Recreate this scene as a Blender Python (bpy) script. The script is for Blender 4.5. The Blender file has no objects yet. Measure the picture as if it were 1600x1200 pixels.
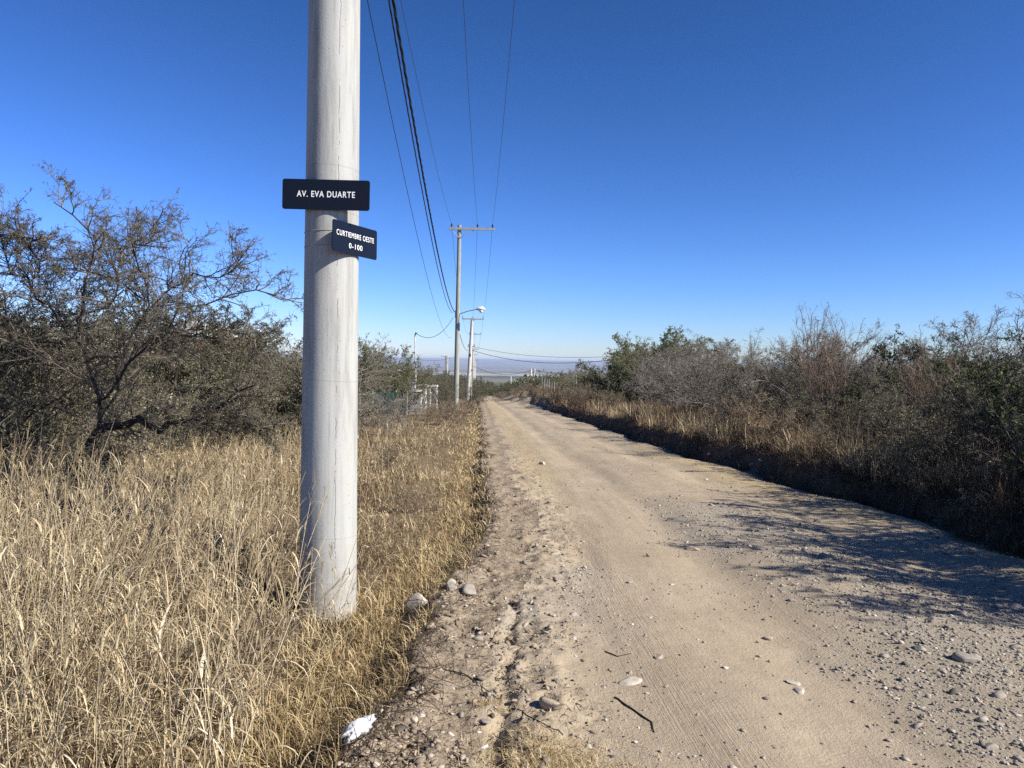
import bpy, math, random
import numpy as np
from mathutils import Vector, Matrix

# ------------------------------------------------------------------ camera, sky, sun, exposure
sc = bpy.context.scene
COL = sc.collection
EYE = 1.6
FPX = 1180.0
PITCH, ROLL = math.radians(1.85), math.radians(1.1)
cam = bpy.data.cameras.new('camera'); camo = bpy.data.objects.new('camera', cam); COL.objects.link(camo)
CM = Matrix.Rotation(math.radians(90) - PITCH, 4, 'X') @ Matrix.Rotation(ROLL, 4, 'Z')
camo.matrix_world = Matrix.Translation((0, 0, EYE)) @ CM
cam.sensor_width = 36; cam.lens = 36 * FPX / 1600
cam.clip_start = 0.05; cam.clip_end = 90000
sc.camera = camo

SUN_AZ, SUN_EL = math.radians(-24), math.radians(36)      # azimuth measured from +X
SV = Vector((math.cos(SUN_AZ) * math.cos(SUN_EL), math.sin(SUN_AZ) * math.cos(SUN_EL), math.sin(SUN_EL)))
w = bpy.data.worlds.new('World'); sc.world = w; w.use_nodes = True
nt = w.node_tree; bg = nt.nodes['Background']
sky = nt.nodes.new('ShaderNodeTexSky'); sky.sky_type = 'NISHITA'; sky.sun_disc = False
sky.sun_elevation = SUN_EL; sky.sun_rotation = math.radians(90) - SUN_AZ
sky.altitude = 900; sky.air_density = 1.0; sky.dust_density = 0.2; sky.ozone_density = 3.0
# deepen the thin dry winter air: more contrast and blue between zenith and horizon
vs = nt.nodes.new('ShaderNodeVectorMath'); vs.operation = 'SCALE'; vs.inputs[3].default_value = 0.085
sp = nt.nodes.new('ShaderNodeSeparateXYZ'); cb_ = nt.nodes.new('ShaderNodeCombineXYZ')
nt.links.new(sky.outputs[0], vs.inputs[0]); nt.links.new(vs.outputs[0], sp.inputs[0])
for k_, (g_, t_) in enumerate(((1.59, .90), (1.41, .92), (1.57, 1.55))):
    pw = nt.nodes.new('ShaderNodeMath'); pw.operation = 'POWER'; pw.inputs[1].default_value = g_
    ml = nt.nodes.new('ShaderNodeMath'); ml.operation = 'MULTIPLY'; ml.inputs[1].default_value = t_ / .06
    nt.links.new(sp.outputs[k_], pw.inputs[0]); nt.links.new(pw.outputs[0], ml.inputs[0]); nt.links.new(ml.outputs[0], cb_.inputs[k_])
vm = cb_
nt.links.new(vm.outputs[0], bg.inputs[0]); bg.inputs[1].default_value = 0.06
sl = bpy.data.lights.new('sun', 'SUN'); sl.energy = 4.7; sl.angle = math.radians(0.53); sl.color = (1, 0.94, 0.84)
so = bpy.data.objects.new('sun', sl); COL.objects.link(so); so.rotation_euler = SV.to_track_quat('Z', 'Y').to_euler()
sc.view_settings.view_transform = 'Standard'; sc.view_settings.look = 'None'
sc.view_settings.exposure = 0.9; sc.view_settings.gamma = 1
sc.render.engine = 'CYCLES'
sc.cycles.max_bounces = 5; sc.cycles.diffuse_bounces = 1; sc.cycles.transmission_bounces = 3
sc.cycles.use_denoising = False; sc.cycles.sample_clamp_indirect = 4; sc.cycles.volume_bounces = 0; sc.cycles.transparent_max_bounces = 8

# ------------------------------------------------------------------ helpers
def ray(px, py):
    d = CM.to_3x3() @ Vector(((px - 800) / FPX, (600 - py) / FPX, -1))
    return d / d.y                                          # scaled so that y == 1
def at(px, py, Y):
    d = ray(px, py); return Vector((d.x * Y, Y, EYE + d.z * Y))

def hsh(ix, iy, s):
    n = (ix.astype(np.int64) * 374761393 + iy.astype(np.int64) * 668265263 + s * 1442695041) & 0xffffffff
    n = ((n ^ (n >> 13)) * 1274126177) & 0xffffffff
    n = n ^ (n >> 16)
    return (n & 0xffff) / 65535.0
def vn(x, y, s=0):
    x = np.asarray(x, float); y = np.asarray(y, float)
    ix, iy = np.floor(x), np.floor(y); fx, fy = x - ix, y - iy
    fx = fx * fx * (3 - 2 * fx); fy = fy * fy * (3 - 2 * fy)
    a = hsh(ix, iy, s); b = hsh(ix + 1, iy, s); c = hsh(ix, iy + 1, s); d = hsh(ix + 1, iy + 1, s)
    return (a * (1 - fx) + b * fx) * (1 - fy) + (c * (1 - fx) + d * fx) * fy
def fbm(x, y, s=0, o=4):
    r = 0; a = .5; f = 1
    for i in range(o):
        r = r + a * (vn(np.asarray(x) * f, np.asarray(y) * f, s + i * 7) - .5); a *= .5; f *= 2.03
    return r
def sstep(a, b, x):
    t = np.clip((x - a) / (b - a), 0, 1); return t * t * (3 - 2 * t)

PY = [-60, 0, 20, 42, 65, 88, 130, 200, 300, 600, 1000, 3000, 6000, 14000, 40000]
PZ = [0.9, 0, -.6, -1.26, -2.15, -3.2, -4.95, -8.1, -13.2, -25, -38, -90, -130, -165, -165]
def prof(y):
    y = np.asarray(y, float)
    r = 0
    for k in (-.18, -.06, .06, .18):
        r = r + np.interp(y + k * np.maximum(8, np.abs(y) * .35), PY, PZ)
    return r / 4
LY = [-20, 2, 3.14, 4.36, 5.7, 8.1, 11.6, 18.4, 43, 88, 130, 200, 300]
LX = [-.5, -.72, -.68, -.58, -.50, -.22, -.44, -.66, -1.75, -4.0, -6.0, -9.4, -14]
RX = [6.0, 5.6, 5.55, 5.5, 5.45, 5.3, 4.95, 4.1, 2.4, -.1, -2.0, -5.4, -10]
def xl(y): return np.interp(y, LY, LX) + .05 * np.sin(y * 2.1) + .03 * np.sin(y * 5.3 + 1)
def xr(y): return np.interp(y, LY, RX) + .12 * np.sin(y * 1.3 + 1) + .06 * np.sin(y * 3.7)

def height(x, y):
    x = np.asarray(x, float); y = np.asarray(y, float)
    z = prof(y)
    l, r = xl(y), xr(y)
    near = 1 - sstep(120, 260, y)
    wl = (fbm(x * 2.2, y * 2.2, 3) * .3)
    dl = x - l + wl                                         # >0 inside verge / road
    z = z + near * (-.09 * (1 - sstep(-.14, .05, dl)) * sstep(-2.6, -.15, dl)
                    + .055 * np.exp(-((dl - .13) / .13) ** 2))
    verge = sstep(-.05, .08, dl) * (1 - sstep(.75, 1.15, dl)) * near
    fade = 1 - sstep(9, 22, y)
    z = z + verge * fade * (fbm(x * 7, y * 7, 11, 4) * .11 + np.abs(fbm(x * 26, y * 26, 31, 2)) * .07)
    z = z + verge * fade * .03
    # furrow pressed into the verge
    fx = np.interp(y, [2.0, 3.1, 4.3, 5.7, 7.0], [-.12, -.03, .02, .06, .12]) + .02 * np.sin(y * 9)
    z = z - .06 * np.exp(-((x - fx) / .035) ** 2) * (1 - sstep(4.6, 6.6, y)) * sstep(-.2, .5, fbm(x * 0 + 3, y * 2.4, 8) + .35)
    # ruts
    rd = sstep(.9, 1.3, dl) * (1 - sstep(-.5, 0, x - r))
    z = z + rd * (fbm(x * 1.1, y * .6, 17, 3) * .07 + fade * fbm(x * 14, y * 10, 19, 2) * .008)
    u = (x - l) / np.maximum(r - l, .1)
    z = z - near * .045 * (np.exp(-((u - .38) / .06) ** 2) + np.exp(-((u - .74) / .07) ** 2))
    # right bank
    dr = x - r + fbm(x * 1.6, y * 1.6, 23) * .35
    bh = .30 * (.75 + .6 * vn(y * .5, x * .2, 41))
    z = z + near * (bh * sstep(-.02, .28, dr) + .25 * sstep(.6, 3.5, dr) - .06 * np.exp(-((dr + .12) / .15) ** 2))
    z = z + near * sstep(.0, .3, dr) * fbm(x * 3, y * 3, 29) * .16
    # dug earth mounds on the right at 50-75 m
    for (mx, my, mh, mw) in ((3.2, 52, .7, 1.5), (5.0, 54, .8, 1.6), (1.8, 60, .8, 1.5), (3.4, 64, 1.0, 1.9), (.9, 73, .9, 1.8)):
        z = z + mh * np.exp(-((x - mx) ** 2 + ((y - my) * .6) ** 2) / mw ** 2)
    grass = 1 - sstep(-.4, -.1, dl)
    z = z + near * grass * fbm(x * .8, y * .8, 37) * .22 * (1 - sstep(40, 120, y) * .5)
    z = z + sstep(150, 900, y) * fbm(x * .004, y * .004, 51, 4) * 10
    return z
def H(x, y): return float(height(np.array([x]), np.array([y]))[0])
def ground_at(px, py):
    d = ray(px, py); Y = 1.2; 
    while Y < 400:
        if EYE + d.z * Y <= H(d.x * Y, Y): break
        Y *= 1.006
    return Vector((d.x * Y, Y, H(d.x * Y, Y)))

def tag(o, label=None, cat=None, group=None, kind=None):
    if label: o['label'] = label
    if cat: o['category'] = cat
    if group: o['group'] = group
    if kind: o['kind'] = kind
    return o
def link(name, me, mat=None, parent=None, loc=(0, 0, 0)):
    o = bpy.data.objects.new(name, me); COL.objects.link(o)
    if mat is not None and me is not None and not me.materials: me.materials.append(mat)
    if parent is not None: o.parent = parent
    o.location = loc
    return o
def empty(name, loc=(0, 0, 0), rz=0, **k):
    o = bpy.data.objects.new(name, None); COL.objects.link(o); o.location = loc; o.rotation_euler = (0, 0, rz)
    o.empty_display_size = .2
    return tag(o, **k)

def mesh_np(name, verts, faces, attrs=None, smooth=False):
    """faces: array (F,k) or list of such arrays"""
    if isinstance(faces, np.ndarray): faces = [faces]
    me = bpy.data.meshes.new(name)
    verts = np.asarray(verts, np.float32)
    me.vertices.add(len(verts)); me.vertices.foreach_set('co', verts.ravel())
    loops = np.concatenate([f.ravel() for f in faces]).astype(np.int32)
    tot = np.concatenate([np.full(len(f), f.shape[1], np.int32) for f in faces])
    st = np.concatenate([[0], np.cumsum(tot)[:-1]]).astype(np.int32)
    me.loops.add(len(loops)); me.loops.foreach_set('vertex_index', loops)
    me.polygons.add(len(tot)); me.polygons.foreach_set('loop_start', st)
    try: me.polygons.foreach_set('loop_total', tot)
    except Exception: pass
    if smooth: me.polygons.foreach_set('use_smooth', np.ones(len(tot), bool))
    for k, v in (attrs or {}).items():
        a = me.attributes.new(k, 'FLOAT', 'POINT'); a.data.foreach_set('value', np.asarray(v, np.float32))
    me.update(calc_edges=True)
    return me

class MB:
    """collects simple solids into one mesh"""
    def __init__(s): s.v = []; s.f = []
    def add(s, v, f):
        b = len(s.v); s.v += [tuple(p) for p in v]; s.f += [tuple(i + b for i in q) for q in f]; return s
    def box(s, c, d, rz=0, bev=0):
        cx, cy, cz = c; X, Y, Z = d[0] / 2, d[1] / 2, d[2] / 2; co, si = math.cos(rz), math.sin(rz)
        b = min(bev, X * .45, Y * .45)
        ring = [(-X + b, -Y), (X - b, -Y), (X, -Y + b), (X, Y - b), (X - b, Y), (-X + b, Y), (-X, Y - b), (-X, -Y + b)] if b > 0 else [(-X, -Y), (X, -Y), (X, Y), (-X, Y)]
        n = len(ring); v = []
        for z in (-Z, Z):
            for (x, y) in ring: v.append((cx + x * co - y * si, cy + x * si + y * co, cz + z))
        f = [tuple(range(n - 1, -1, -1)), tuple(range(n, 2 * n))] + [(i, (i + 1) % n, n + (i + 1) % n, n + i) for i in range(n)]
        return s.add(v, f)
    def tube(s, pts, rs, n=8, cap=True):
        pts = [Vector(p) for p in pts]; rs = rs if hasattr(rs, '__len__') else [rs] * len(pts); v = []; f = []
        for i, p in enumerate(pts):
            t = (pts[min(i + 1, len(pts) - 1)] - pts[max(i - 1, 0)]).normalized()
            a = t.cross(Vector((0, 0, 1)) if abs(t.z) < .95 else Vector((1, 0, 0))).normalized(); b = t.cross(a)
            for k in range(n):
                g = 2 * math.pi * k / n; v.append(p + (a * math.cos(g) + b * math.sin(g)) * rs[i])
        for i in range(len(pts) - 1):
            for k in range(n): f.append((i * n + k, i * n + (k + 1) % n, (i + 1) * n + (k + 1) % n, (i + 1) * n + k))
        if cap: f += [tuple(range(n - 1, -1, -1)), tuple((len(pts) - 1) * n + k for k in range(n))]
        return s.add(v, f)
    def lathe(s, c, prof_, n=16):
        return s.tube([(c[0], c[1], c[2] + z) for z, r in prof_], [r for z, r in prof_], n)
    def obj(s, name, mat, parent=None, loc=(0, 0, 0), smooth=False):
        me = bpy.data.meshes.new(name); me.from_pydata(s.v, [], s.f); me.update()
        import bmesh
        bm = bmesh.new(); bm.from_mesh(me); bmesh.ops.recalc_face_normals(bm, faces=bm.faces)
        if smooth:
            for fc in bm.faces: fc.smooth = len(fc.verts) == 4
            for e in bm.edges:
                if len(e.link_faces) == 2 and e.calc_face_angle() > .7: e.smooth = False
        bm.to_mesh(me); bm.free()
        return link(name, me, mat, parent, loc)

# ------------------------------------------------------------------ materials
def mat(name, rough=.9, spec=.2):
    m = bpy.data.materials.new(name); m.use_nodes = True; t = m.node_tree; b = t.nodes['Principled BSDF']
    b.inputs['Roughness'].default_value = rough
    b.inputs['Specular IOR Level'].default_value = spec
    return m, t, b
def N(t, kind, **kw):
    n = t.nodes.new(kind)
    for k, v in kw.items():
        if k.startswith('_'): setattr(n, k[1:], v)
        else: n.inputs[k.replace('-', ' ')].default_value = v
    return n
def ramp(t, src, stops):
    r = t.nodes.new('ShaderNodeValToRGB'); e = r.color_ramp.elements
    while len(e) < len(stops): e.new(.5)
    for i, (p, c) in enumerate(stops): e[i].position = p; e[i].color = (*c, 1)
    t.links.new(src, r.inputs[0]); return r.outputs[0]
def mixc(t, fac, a, b, mode='MIX'):
    m = t.nodes.new('ShaderNodeMix'); m.data_type = 'RGBA'; m.blend_type = mode
    for s, v in ((m.inputs[0], fac), (m.inputs[6], a), (m.inputs[7], b)):
        if isinstance(v, (int, float)): s.default_value = v
        elif isinstance(v, tuple): s.default_value = (*v, 1)
        else: t.links.new(v, s)
    return m.outputs[2]
def mth(t, op, a, b=0.0, clamp=False):
    m = t.nodes.new('ShaderNodeMath'); m.operation = op; m.use_clamp = clamp
    for s, v in ((m.inputs[0], a), (m.inputs[1], b)):
        if isinstance(v, (int, float)): s.default_value = v
        else: t.links.new(v, s)
    return m.outputs[0]
def noise(t, scale, detail=4, rough=.6, vec=None, dist=0):
    n = N(t, 'ShaderNodeTexNoise', Scale=scale, Detail=detail, Roughness=rough, Distortion=dist)
    if vec is None: vec = t.nodes.new('ShaderNodeTexCoord').outputs['Object']
    t.links.new(vec, n.inputs['Vector']); return n.outputs[0]
def attr(t, name):
    a = t.nodes.new('ShaderNodeAttribute'); a.attribute_name = name; return a.outputs['Fac']
def bump(t, b, h, strength=.5, dist=.01):
    n = N(t, 'ShaderNodeBump', Strength=strength, Distance=dist); t.links.new(h, n.inputs['Height']); t.links.new(n.outputs[0], b.inputs['Normal'])

def veg(name, stops, trans=.3, rough=.75):
    m, t, b = mat(name, rough, .25)
    c = ramp(t, attr(t, 'rnd'), stops)
    t.links.new(c, b.inputs['Base Color'])
    if trans > 0:
        tr = t.nodes.new('ShaderNodeBsdfTranslucent'); t.links.new(c, tr.inputs[0])
        mx = t.nodes.new('ShaderNodeMixShader'); mx.inputs[0].default_value = trans
        t.links.new(b.outputs[0], mx.inputs[1]); t.links.new(tr.outputs[0], mx.inputs[2])
        t.links.new(mx.outputs[0], t.nodes['Material Output'].inputs[0])
    return m
def simple(name, col, rough=.85, spec=.2, var=.2, scale=6, bmp=0, detail=5):
    m, t, b = mat(name, rough, spec)
    n = noise(t, scale, detail)
    lo = tuple(c * (1 - var) for c in col); hi = tuple(min(1, c * (1 + var)) for c in col)
    t.links.new(ramp(t, n, [(.3, lo), (.7, hi)]), b.inputs['Base Color'])
    if bmp: bump(t, b, noise(t, scale * 4, 4), .6, bmp)
    return m

M = {}
M['straw'] = veg('dry_straw', [(0, (.07, .048, .03)), (.22, (.20, .14, .08)), (.5, (.43, .33, .19)), (.8, (.62, .50, .30)), (1, (.80, .69, .48))], .3)
M['gold'] = veg('golden_turf', [(0, (.16, .112, .055)), (.3, (.37, .27, .135)), (.7, (.58, .45, .245)), (1, (.70, .57, .35))], .3)
M['browngrass'] = veg('brown_weeds', [(0, (.06, .04, .028)), (.4, (.15, .10, .06)), (.8, (.28, .20, .12)), (1, (.38, .29, .18))], .2)
M['litter'] = veg('plant_litter', [(0, (.035, .025, .018)), (.55, (.12, .085, .055)), (.8, (.32, .24, .15)), (1, (.5, .4, .27))], 0)
M['bark_dark'] = simple('dark_thorn_bark', (.055, .043, .035), .95, .1, .35, 18, .004)
M['twig_grey'] = veg('grey_twigs', [(0, (.09, .078, .064)), (.5, (.21, .185, .155)), (1, (.38, .34, .29))], 0)
M['twig_dark'] = veg('dark_twigs', [(0, (.05, .042, .033)), (.5, (.12, .10, .08)), (1, (.24, .205, .165))], 0)
M['twig_red'] = veg('reddish_twigs', [(0, (.09, .06, .045)), (.5, (.21, .145, .105)), (1, (.37, .28, .2))], 0)
M['leaf_olive'] = veg('olive_leaflets', [(0, (.05, .056, .026)), (.5, (.125, .132, .066)), (.85, (.21, .21, .115)), (1, (.34, .32, .2))], .25)
M['leaf_mid'] = veg('mid_olive_leaflets', [(0, (.08, .095, .035)), (.5, (.19, .20, .085)), (.9, (.29, .29, .13)), (1, (.4, .38, .2))], .35)
M['leaf_green'] = veg('green_leaflets', [(0, (.03, .042, .018)), (.5, (.075, .095, .036)), (.9, (.13, .145, .06)), (1, (.2, .2, .09))], .25)
M['leaf_grey'] = veg('grey_olive_leaflets', [(0, (.08, .076, .045)), (.5, (.175, .166, .102)), (.85, (.27, .25, .16)), (1, (.42, .38, .27))], .25)
M['wire'] = simple('black_cable', (.012, .012, .014), .5, .4, .1)
M['alu'] = simple('weathered_conductor', (.05, .05, .055), .6, .4, .1)
M['galv'] = simple('galvanised_steel', (.32, .32, .31), .5, .5, .15, 10)
M['ceramic'] = simple('brown_porcelain', (.035, .025, .03), .3, .6, .1)
M['lamp'] = simple('lamp_housing', (.62, .63, .62), .4, .5, .05)
M['white'] = simple('white_paint', (.55, .54, .5), .7, .3, .12, 5)
M['plaster'] = simple('grey_plaster', (.30, .295, .28), .9, .1, .18, 3, .004)
M['roofdark'] = simple('black_beam', (.012, .012, .012), .7, .2, .1)
M['bag'] = simple('white_plastic', (.45, .46, .46), .35, .5, .06, 12)
M['stonegrey'] = simple('grey_stone', (.27, .24, .20), .9, .2, .3, 14, .003)
M['stonetan'] = simple('tan_stone', (.36, .29, .21), .9, .2, .3, 14, .003)
M['stonewhite'] = simple('pale_stone', (.40, .355, .285), .9, .2, .28, 18, .004)
M['netting'] = simple('green_shade_net', (.024, .042, .036), .9, .1, .3, 3)
M['woodpole'] = None

def concrete(name, base, dark, seam=True):
    m, t, b = mat(name, .88, .2)
    tc = t.nodes.new('ShaderNodeTexCoord').outputs['Object']
    mp = N(t, 'ShaderNodeMapping'); mp.inputs['Scale'].default_value = (1, 1, .12); t.links.new(tc, mp.inputs[0])
    a = noise(t, 9, 6, .65, mp.outputs[0]); f = noise(t, 70, 3, .6, tc); c2 = noise(t, 2.2, 4, .6, tc)
    col = ramp(t, a, [(.28, dark), (.5, base), (.75, tuple(min(1, c * 1.12) for c in base))])
    col = mixc(t, mth(t, 'MULTIPLY', f, .22), col, tuple(c * .5 for c in base))
    col = mixc(t, ramp(t, c2, [(.45, (0, 0, 0)), (.75, (.35, .35, .35))]), col, (.44, .42, .36))
    hgt = mth(t, 'MULTIPLY', f, .3)
    # air holes
    v = N(t, 'ShaderNodeTexVoronoi', Scale=26); t.links.new(tc, v.inputs['Vector'])
    hole = mth(t, 'LESS_THAN', v.outputs['Distance'], .09)
    msk = mth(t, 'MULTIPLY', hole, mth(t, 'GREATER_THAN', noise(t, 3.1, 2, .5, tc), .52))
    col = mixc(t, msk, col, tuple(c * .35 for c in base))
    if seam:
        sx = t.nodes.new('ShaderNodeSeparateXYZ'); t.links.new(tc, sx.inputs[0])
        ang = mth(t, 'ARCTAN2', sx.outputs[0], mth(t, 'MULTIPLY', sx.outputs[1], -1))
        mz = N(t, 'ShaderNodeMapping'); mz.inputs['Scale'].default_value = (0, 0, 1); t.links.new(tc, mz.inputs[0])
        wob = mth(t, 'MULTIPLY', mth(t, 'SUBTRACT', noise(t, 3.5, 8, .75, mz.outputs[0]), .5), .34)
        def line(a0, wdt, wobk=1.0):
            d = mth(t, 'ABSOLUTE', mth(t, 'SUBTRACT', mth(t, 'ADD', ang, mth(t, 'MULTIPLY', wob, wobk)), a0))
            return mth(t, 'SUBTRACT', 1, mth(t, 'DIVIDE', d, wdt), clamp=True)
        s1 = mth(t, 'MULTIPLY', line(.44, .03), mth(t, 'GREATER_THAN', noise(t, 9, 4, .6, tc), .5))
        s2 = mth(t, 'MULTIPLY', line(.22, .06, .4), ramp(t, noise(t, 2.6, 3, .6, mz.outputs[0]), [(.45, (0, 0, 0)), (.6, (1, 1, 1))]))
        col = mixc(t, mth(t, 'MULTIPLY', s1, .26), col, tuple(c * .3 for c in base))
        col = mixc(t, mth(t, 'MULTIPLY', s2, .4), col, tuple(c * .5 for c in base))
        hgt = mth(t, 'SUBTRACT', hgt, mth(t, 'MULTIPLY', s1, .8))
        for z0 in (.26, .56, 1.62, 2.75, 3.05):
            zz = mth(t, 'ADD', sx.outputs[2], mth(t, 'MULTIPLY', sx.outputs[0], .05))
            d = mth(t, 'SUBTRACT', 1, mth(t, 'DIVIDE', mth(t, 'ABSOLUTE', mth(t, 'SUBTRACT', zz, z0)), .004), clamp=True)
            col = mixc(t, mth(t, 'MULTIPLY', d, .35), col, tuple(c * .25 for c in base))
        dirt = mth(t, 'MULTIPLY', mth(t, 'SUBTRACT', 1, mth(t, 'DIVIDE', sx.outputs[2], .55), clamp=True), ramp(t, noise(t, 16, 5, .7, tc), [(.35, (.1, .1, .1)), (.6, (1, 1, 1))]))
        col = mixc(t, mth(t, 'MULTIPLY', dirt, .7), col, (.22, .175, .12))
        str_ = N(t, 'ShaderNodeMapping'); str_.inputs['Scale'].default_value = (1, 1, .05); t.links.new(tc, str_.inputs[0])
        col = mixc(t, ramp(t, noise(t, 22, 5, .7, str_.outputs[0]), [(.5, (0, 0, 0)), (.72, (.55, .55, .55))]), col, (.25, .24, .215))
    t.links.new(col, b.inputs['Base Color'])
    bump(t, b, mth(t, 'ADD', hgt, mth(t, 'MULTIPLY', a, .6)), .7, .005)
    return m
M['concrete'] = concrete('cast_concrete', (.40, .405, .38), (.22, .218, .205))
M['concrete_far'] = concrete('weathered_concrete', (.31, .315, .275), (.20, .205, .18), False)
M['concrete_pale'] = concrete('pale_concrete', (.52, .50, .45), (.36, .34, .31), False)

def earth_road():
    m, t, b = mat('dirt_road_surface', .95, .12)
    tc = t.nodes.new('ShaderNodeTexCoord').outputs['Object']
    n1 = noise(t, .9, 6, .62, tc); n2 = noise(t, 7, 6, .7, tc); n3 = noise(t, 60, 3, .7, tc); n4 = noise(t, 230, 2, .6, tc)
    c = ramp(t, n1, [(.3, (.33, .262, .176)), (.5, (.385, .312, .217)), (.7, (.44, .362, .258))])
    c = mixc(t, ramp(t, n2, [(.42, (0, 0, 0)), (.68, (.55, .55, .55))]), c, (.30, .245, .175))
    c = mixc(t, ramp(t, n3, [(.5, (0, 0, 0)), (.72, (.5, .5, .5))]), c, (.42, .36, .28))
    c = mixc(t, ramp(t, n4, [(.35, (.35, .35, .35)), (.5, (0, 0, 0))]), c, (.16, .125, .09))
    g = attr(t, 'grav'); c = mixc(t, mth(t, 'MULTIPLY', g, .75), c, ramp(t, n3, [(.35, (.21, .185, .15)), (.65, (.38, .34, .28))]))
    c2b = t.nodes.new('ShaderNodeCombineXYZ'); t.links.new(attr(t, 'lat'), c2b.inputs[0]); t.links.new(attr(t, 'lon'), c2b.inputs[1])
    m2 = N(t, 'ShaderNodeMapping'); m2.inputs['Scale'].default_value = (2.6, .16, 1); t.links.new(c2b.outputs[0], m2.inputs[0])
    c = mixc(t, ramp(t, noise(t, 1.5, 5, .65, m2.outputs[0]), [(.45, (0, 0, 0)), (.65, (.6, .6, .6))]), c, (.27, .22, .16))
    # golden straw dust patches
    ye = attr(t, 'yel'); c = mixc(t, mth(t, 'MULTIPLY', ye, ramp(t, noise(t, 12, 5, .7, tc), [(.4, (.15, .15, .15)), (.65, (1, 1, 1))])), c, (.42, .315, .16))
    t.links.new(c, b.inputs['Base Color'])
    # tyre tread lines run along the road
    cb = t.nodes.new('ShaderNodeCombineXYZ'); t.links.new(attr(t, 'lat'), cb.inputs[0]); t.links.new(attr(t, 'lon'), cb.inputs[1])
    mp = N(t, 'ShaderNodeMapping'); mp.inputs['Scale'].default_value = (75, 1.3, 1); t.links.new(cb.outputs[0], mp.inputs[0])
    tr = noise(t, 1.6, 3, .7, mp.outputs[0], .15)
    tr = mth(t, 'MULTIPLY', tr, mth(t, 'MULTIPLY', attr(t, 'trk'), .75))
    h = mth(t, 'ADD', mth(t, 'MULTIPLY', n2, .7), mth(t, 'ADD', mth(t, 'MULTIPLY', n3, .45), mth(t, 'MULTIPLY', n4, .18)))
    bump(t, b, mth(t, 'ADD', h, tr), 1.0, .016)
    return m
def earth_ground():
    m, t, b = mat('earth_ground_surface', .97, .1)
    tc = t.nodes.new('ShaderNodeTexCoord').outputs['Object']
    n1 = noise(t, 1.3, 6, .65, tc); n2 = noise(t, 14, 5, .7, tc); n3 = noise(t, 90, 3, .7, tc)
    soil = ramp(t, n2, [(.3, (.14, .105, .075)), (.5, (.24, .19, .135)), (.7, (.33, .27, .20))])
    soil = mixc(t, ramp(t, n3, [(.52, (0, 0, 0)), (.7, (.6, .6, .6))]), soil, (.38, .33, .25))
    soil = mixc(t, mth(t, 'MULTIPLY', attr(t, 'bnk_shade'), .85), soil, ramp(t, n2, [(.35, (.045, .033, .024)), (.7, (.12, .09, .062))]))  # darker soil at the bank foot, with the bank's shade painted in
    straw = ramp(t, n2, [(.3, (.075, .055, .035)), (.55, (.18, .135, .08)), (.75, (.30, .23, .13))])
    straw = mixc(t, ramp(t, n1, [(.4, (0, 0, 0)), (.7, (.6, .6, .6))]), straw, (.17, .125, .075))
    near = mixc(t, attr(t, 'grs'), soil, straw)
    # far land cover bands by distance
    sx = t.nodes.new('ShaderNodeSeparateXYZ'); t.links.new(tc, sx.inputs[0])
    wob = mth(t, 'MULTIPLY', mth(t, 'SUBTRACT', noise(t, .0011, 4, .6, tc), .5), 1400)
    yy = mth(t, 'DIVIDE', mth(t, 'ADD', sx.outputs[1], wob), 14000)
    land = ramp(t, yy, [(.0, (.10, .10, .045)), (.07, (.075, .085, .045)), (.18, (.11, .11, .065)), (.24, (.22, .19, .13)), (.30, (.19, .17, .11)), (.335, (.035, .05, .03)), (.42, (.045, .06, .035)), (.45, (.38, .34, .26)), (.52, (.36, .33, .26)), (.56, (.12, .12, .09)), (.75, (.2, .18, .14)), (1, (.14, .13, .11))])
    pm = N(t, 'ShaderNodeMapping'); pm.inputs['Scale'].default_value = (1, .35, 1); t.links.new(tc, pm.inputs[0])
    land = mixc(t, ramp(t, noise(t, .004, 5, .7, pm.outputs[0]), [(.35, (.5, .5, .5)), (.6, (0, 0, 0))]), land, (.055, .065, .035))
    far = mth(t, 'DIVIDE', mth(t, 'SUBTRACT', sx.outputs[1], 110), 200, clamp=True)
    t.links.new(mixc(t, far, near, land), b.inputs['Base Color'])
    bump(t, b, mth(t, 'ADD', n2, mth(t, 'MULTIPLY', n3, .5)), .9, .02)
    return m
M['road'] = earth_road(); M['ground'] = earth_ground()

# ------------------------------------------------------------------ terrain
def grow(a, b, s0, rate):
    r = [a]
    while r[-1] < b: r.append(r[-1] + max(s0, abs(r[-1] - a) * rate))
    return np.array(r)
ys = np.concatenate([np.arange(-40, 1, 2.0), np.arange(1, 1.8, .1), np.arange(1.8, 7.5, .022), np.arange(7.5, 14, .045), grow(14, 40000, .1, .012)])
pos = grow(0, 60, .1, .06); far = grow(60, 30000, 3, .25)[1:]
xs = np.concatenate([-far[::-1] - 4, -pos[::-1][:-1] - 4, np.arange(-4, -1.2, .06), np.arange(-1.2, 1.0, .02), np.arange(1.0, 6.2, .035), pos[1:] + 6.2, far + 6.2])
xs = np.unique(np.round(xs, 4)); ys = np.unique(np.round(ys, 4))
GX, GY = np.meshgrid(xs, ys)
GZ = height(GX, GY)
nx, ny = len(xs), len(ys)
idx = np.arange(nx * ny).reshape(ny, nx)
quads = np.stack([idx[:-1, :-1], idx[:-1, 1:], idx[1:, 1:], idx[1:, :-1]], -1).reshape(-1, 4)
cx = (GX[:-1, :-1] + GX[1:, 1:]).ravel() / 2; cy = (GY[:-1, :-1] + GY[1:, 1:]).ravel() / 2
L_, R_ = xl(GY), xr(GY)
dl = GX - L_; lat = GX + .035 * GY + .05 * np.sin(GY * .35)
isroad = (cx > xl(cy) + .55 + fbm(cx * 1.5, cy * 1.5, 61) * .5) & (cx < xr(cy) - .12) & (cy < 260) & (cy > -30)
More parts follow.
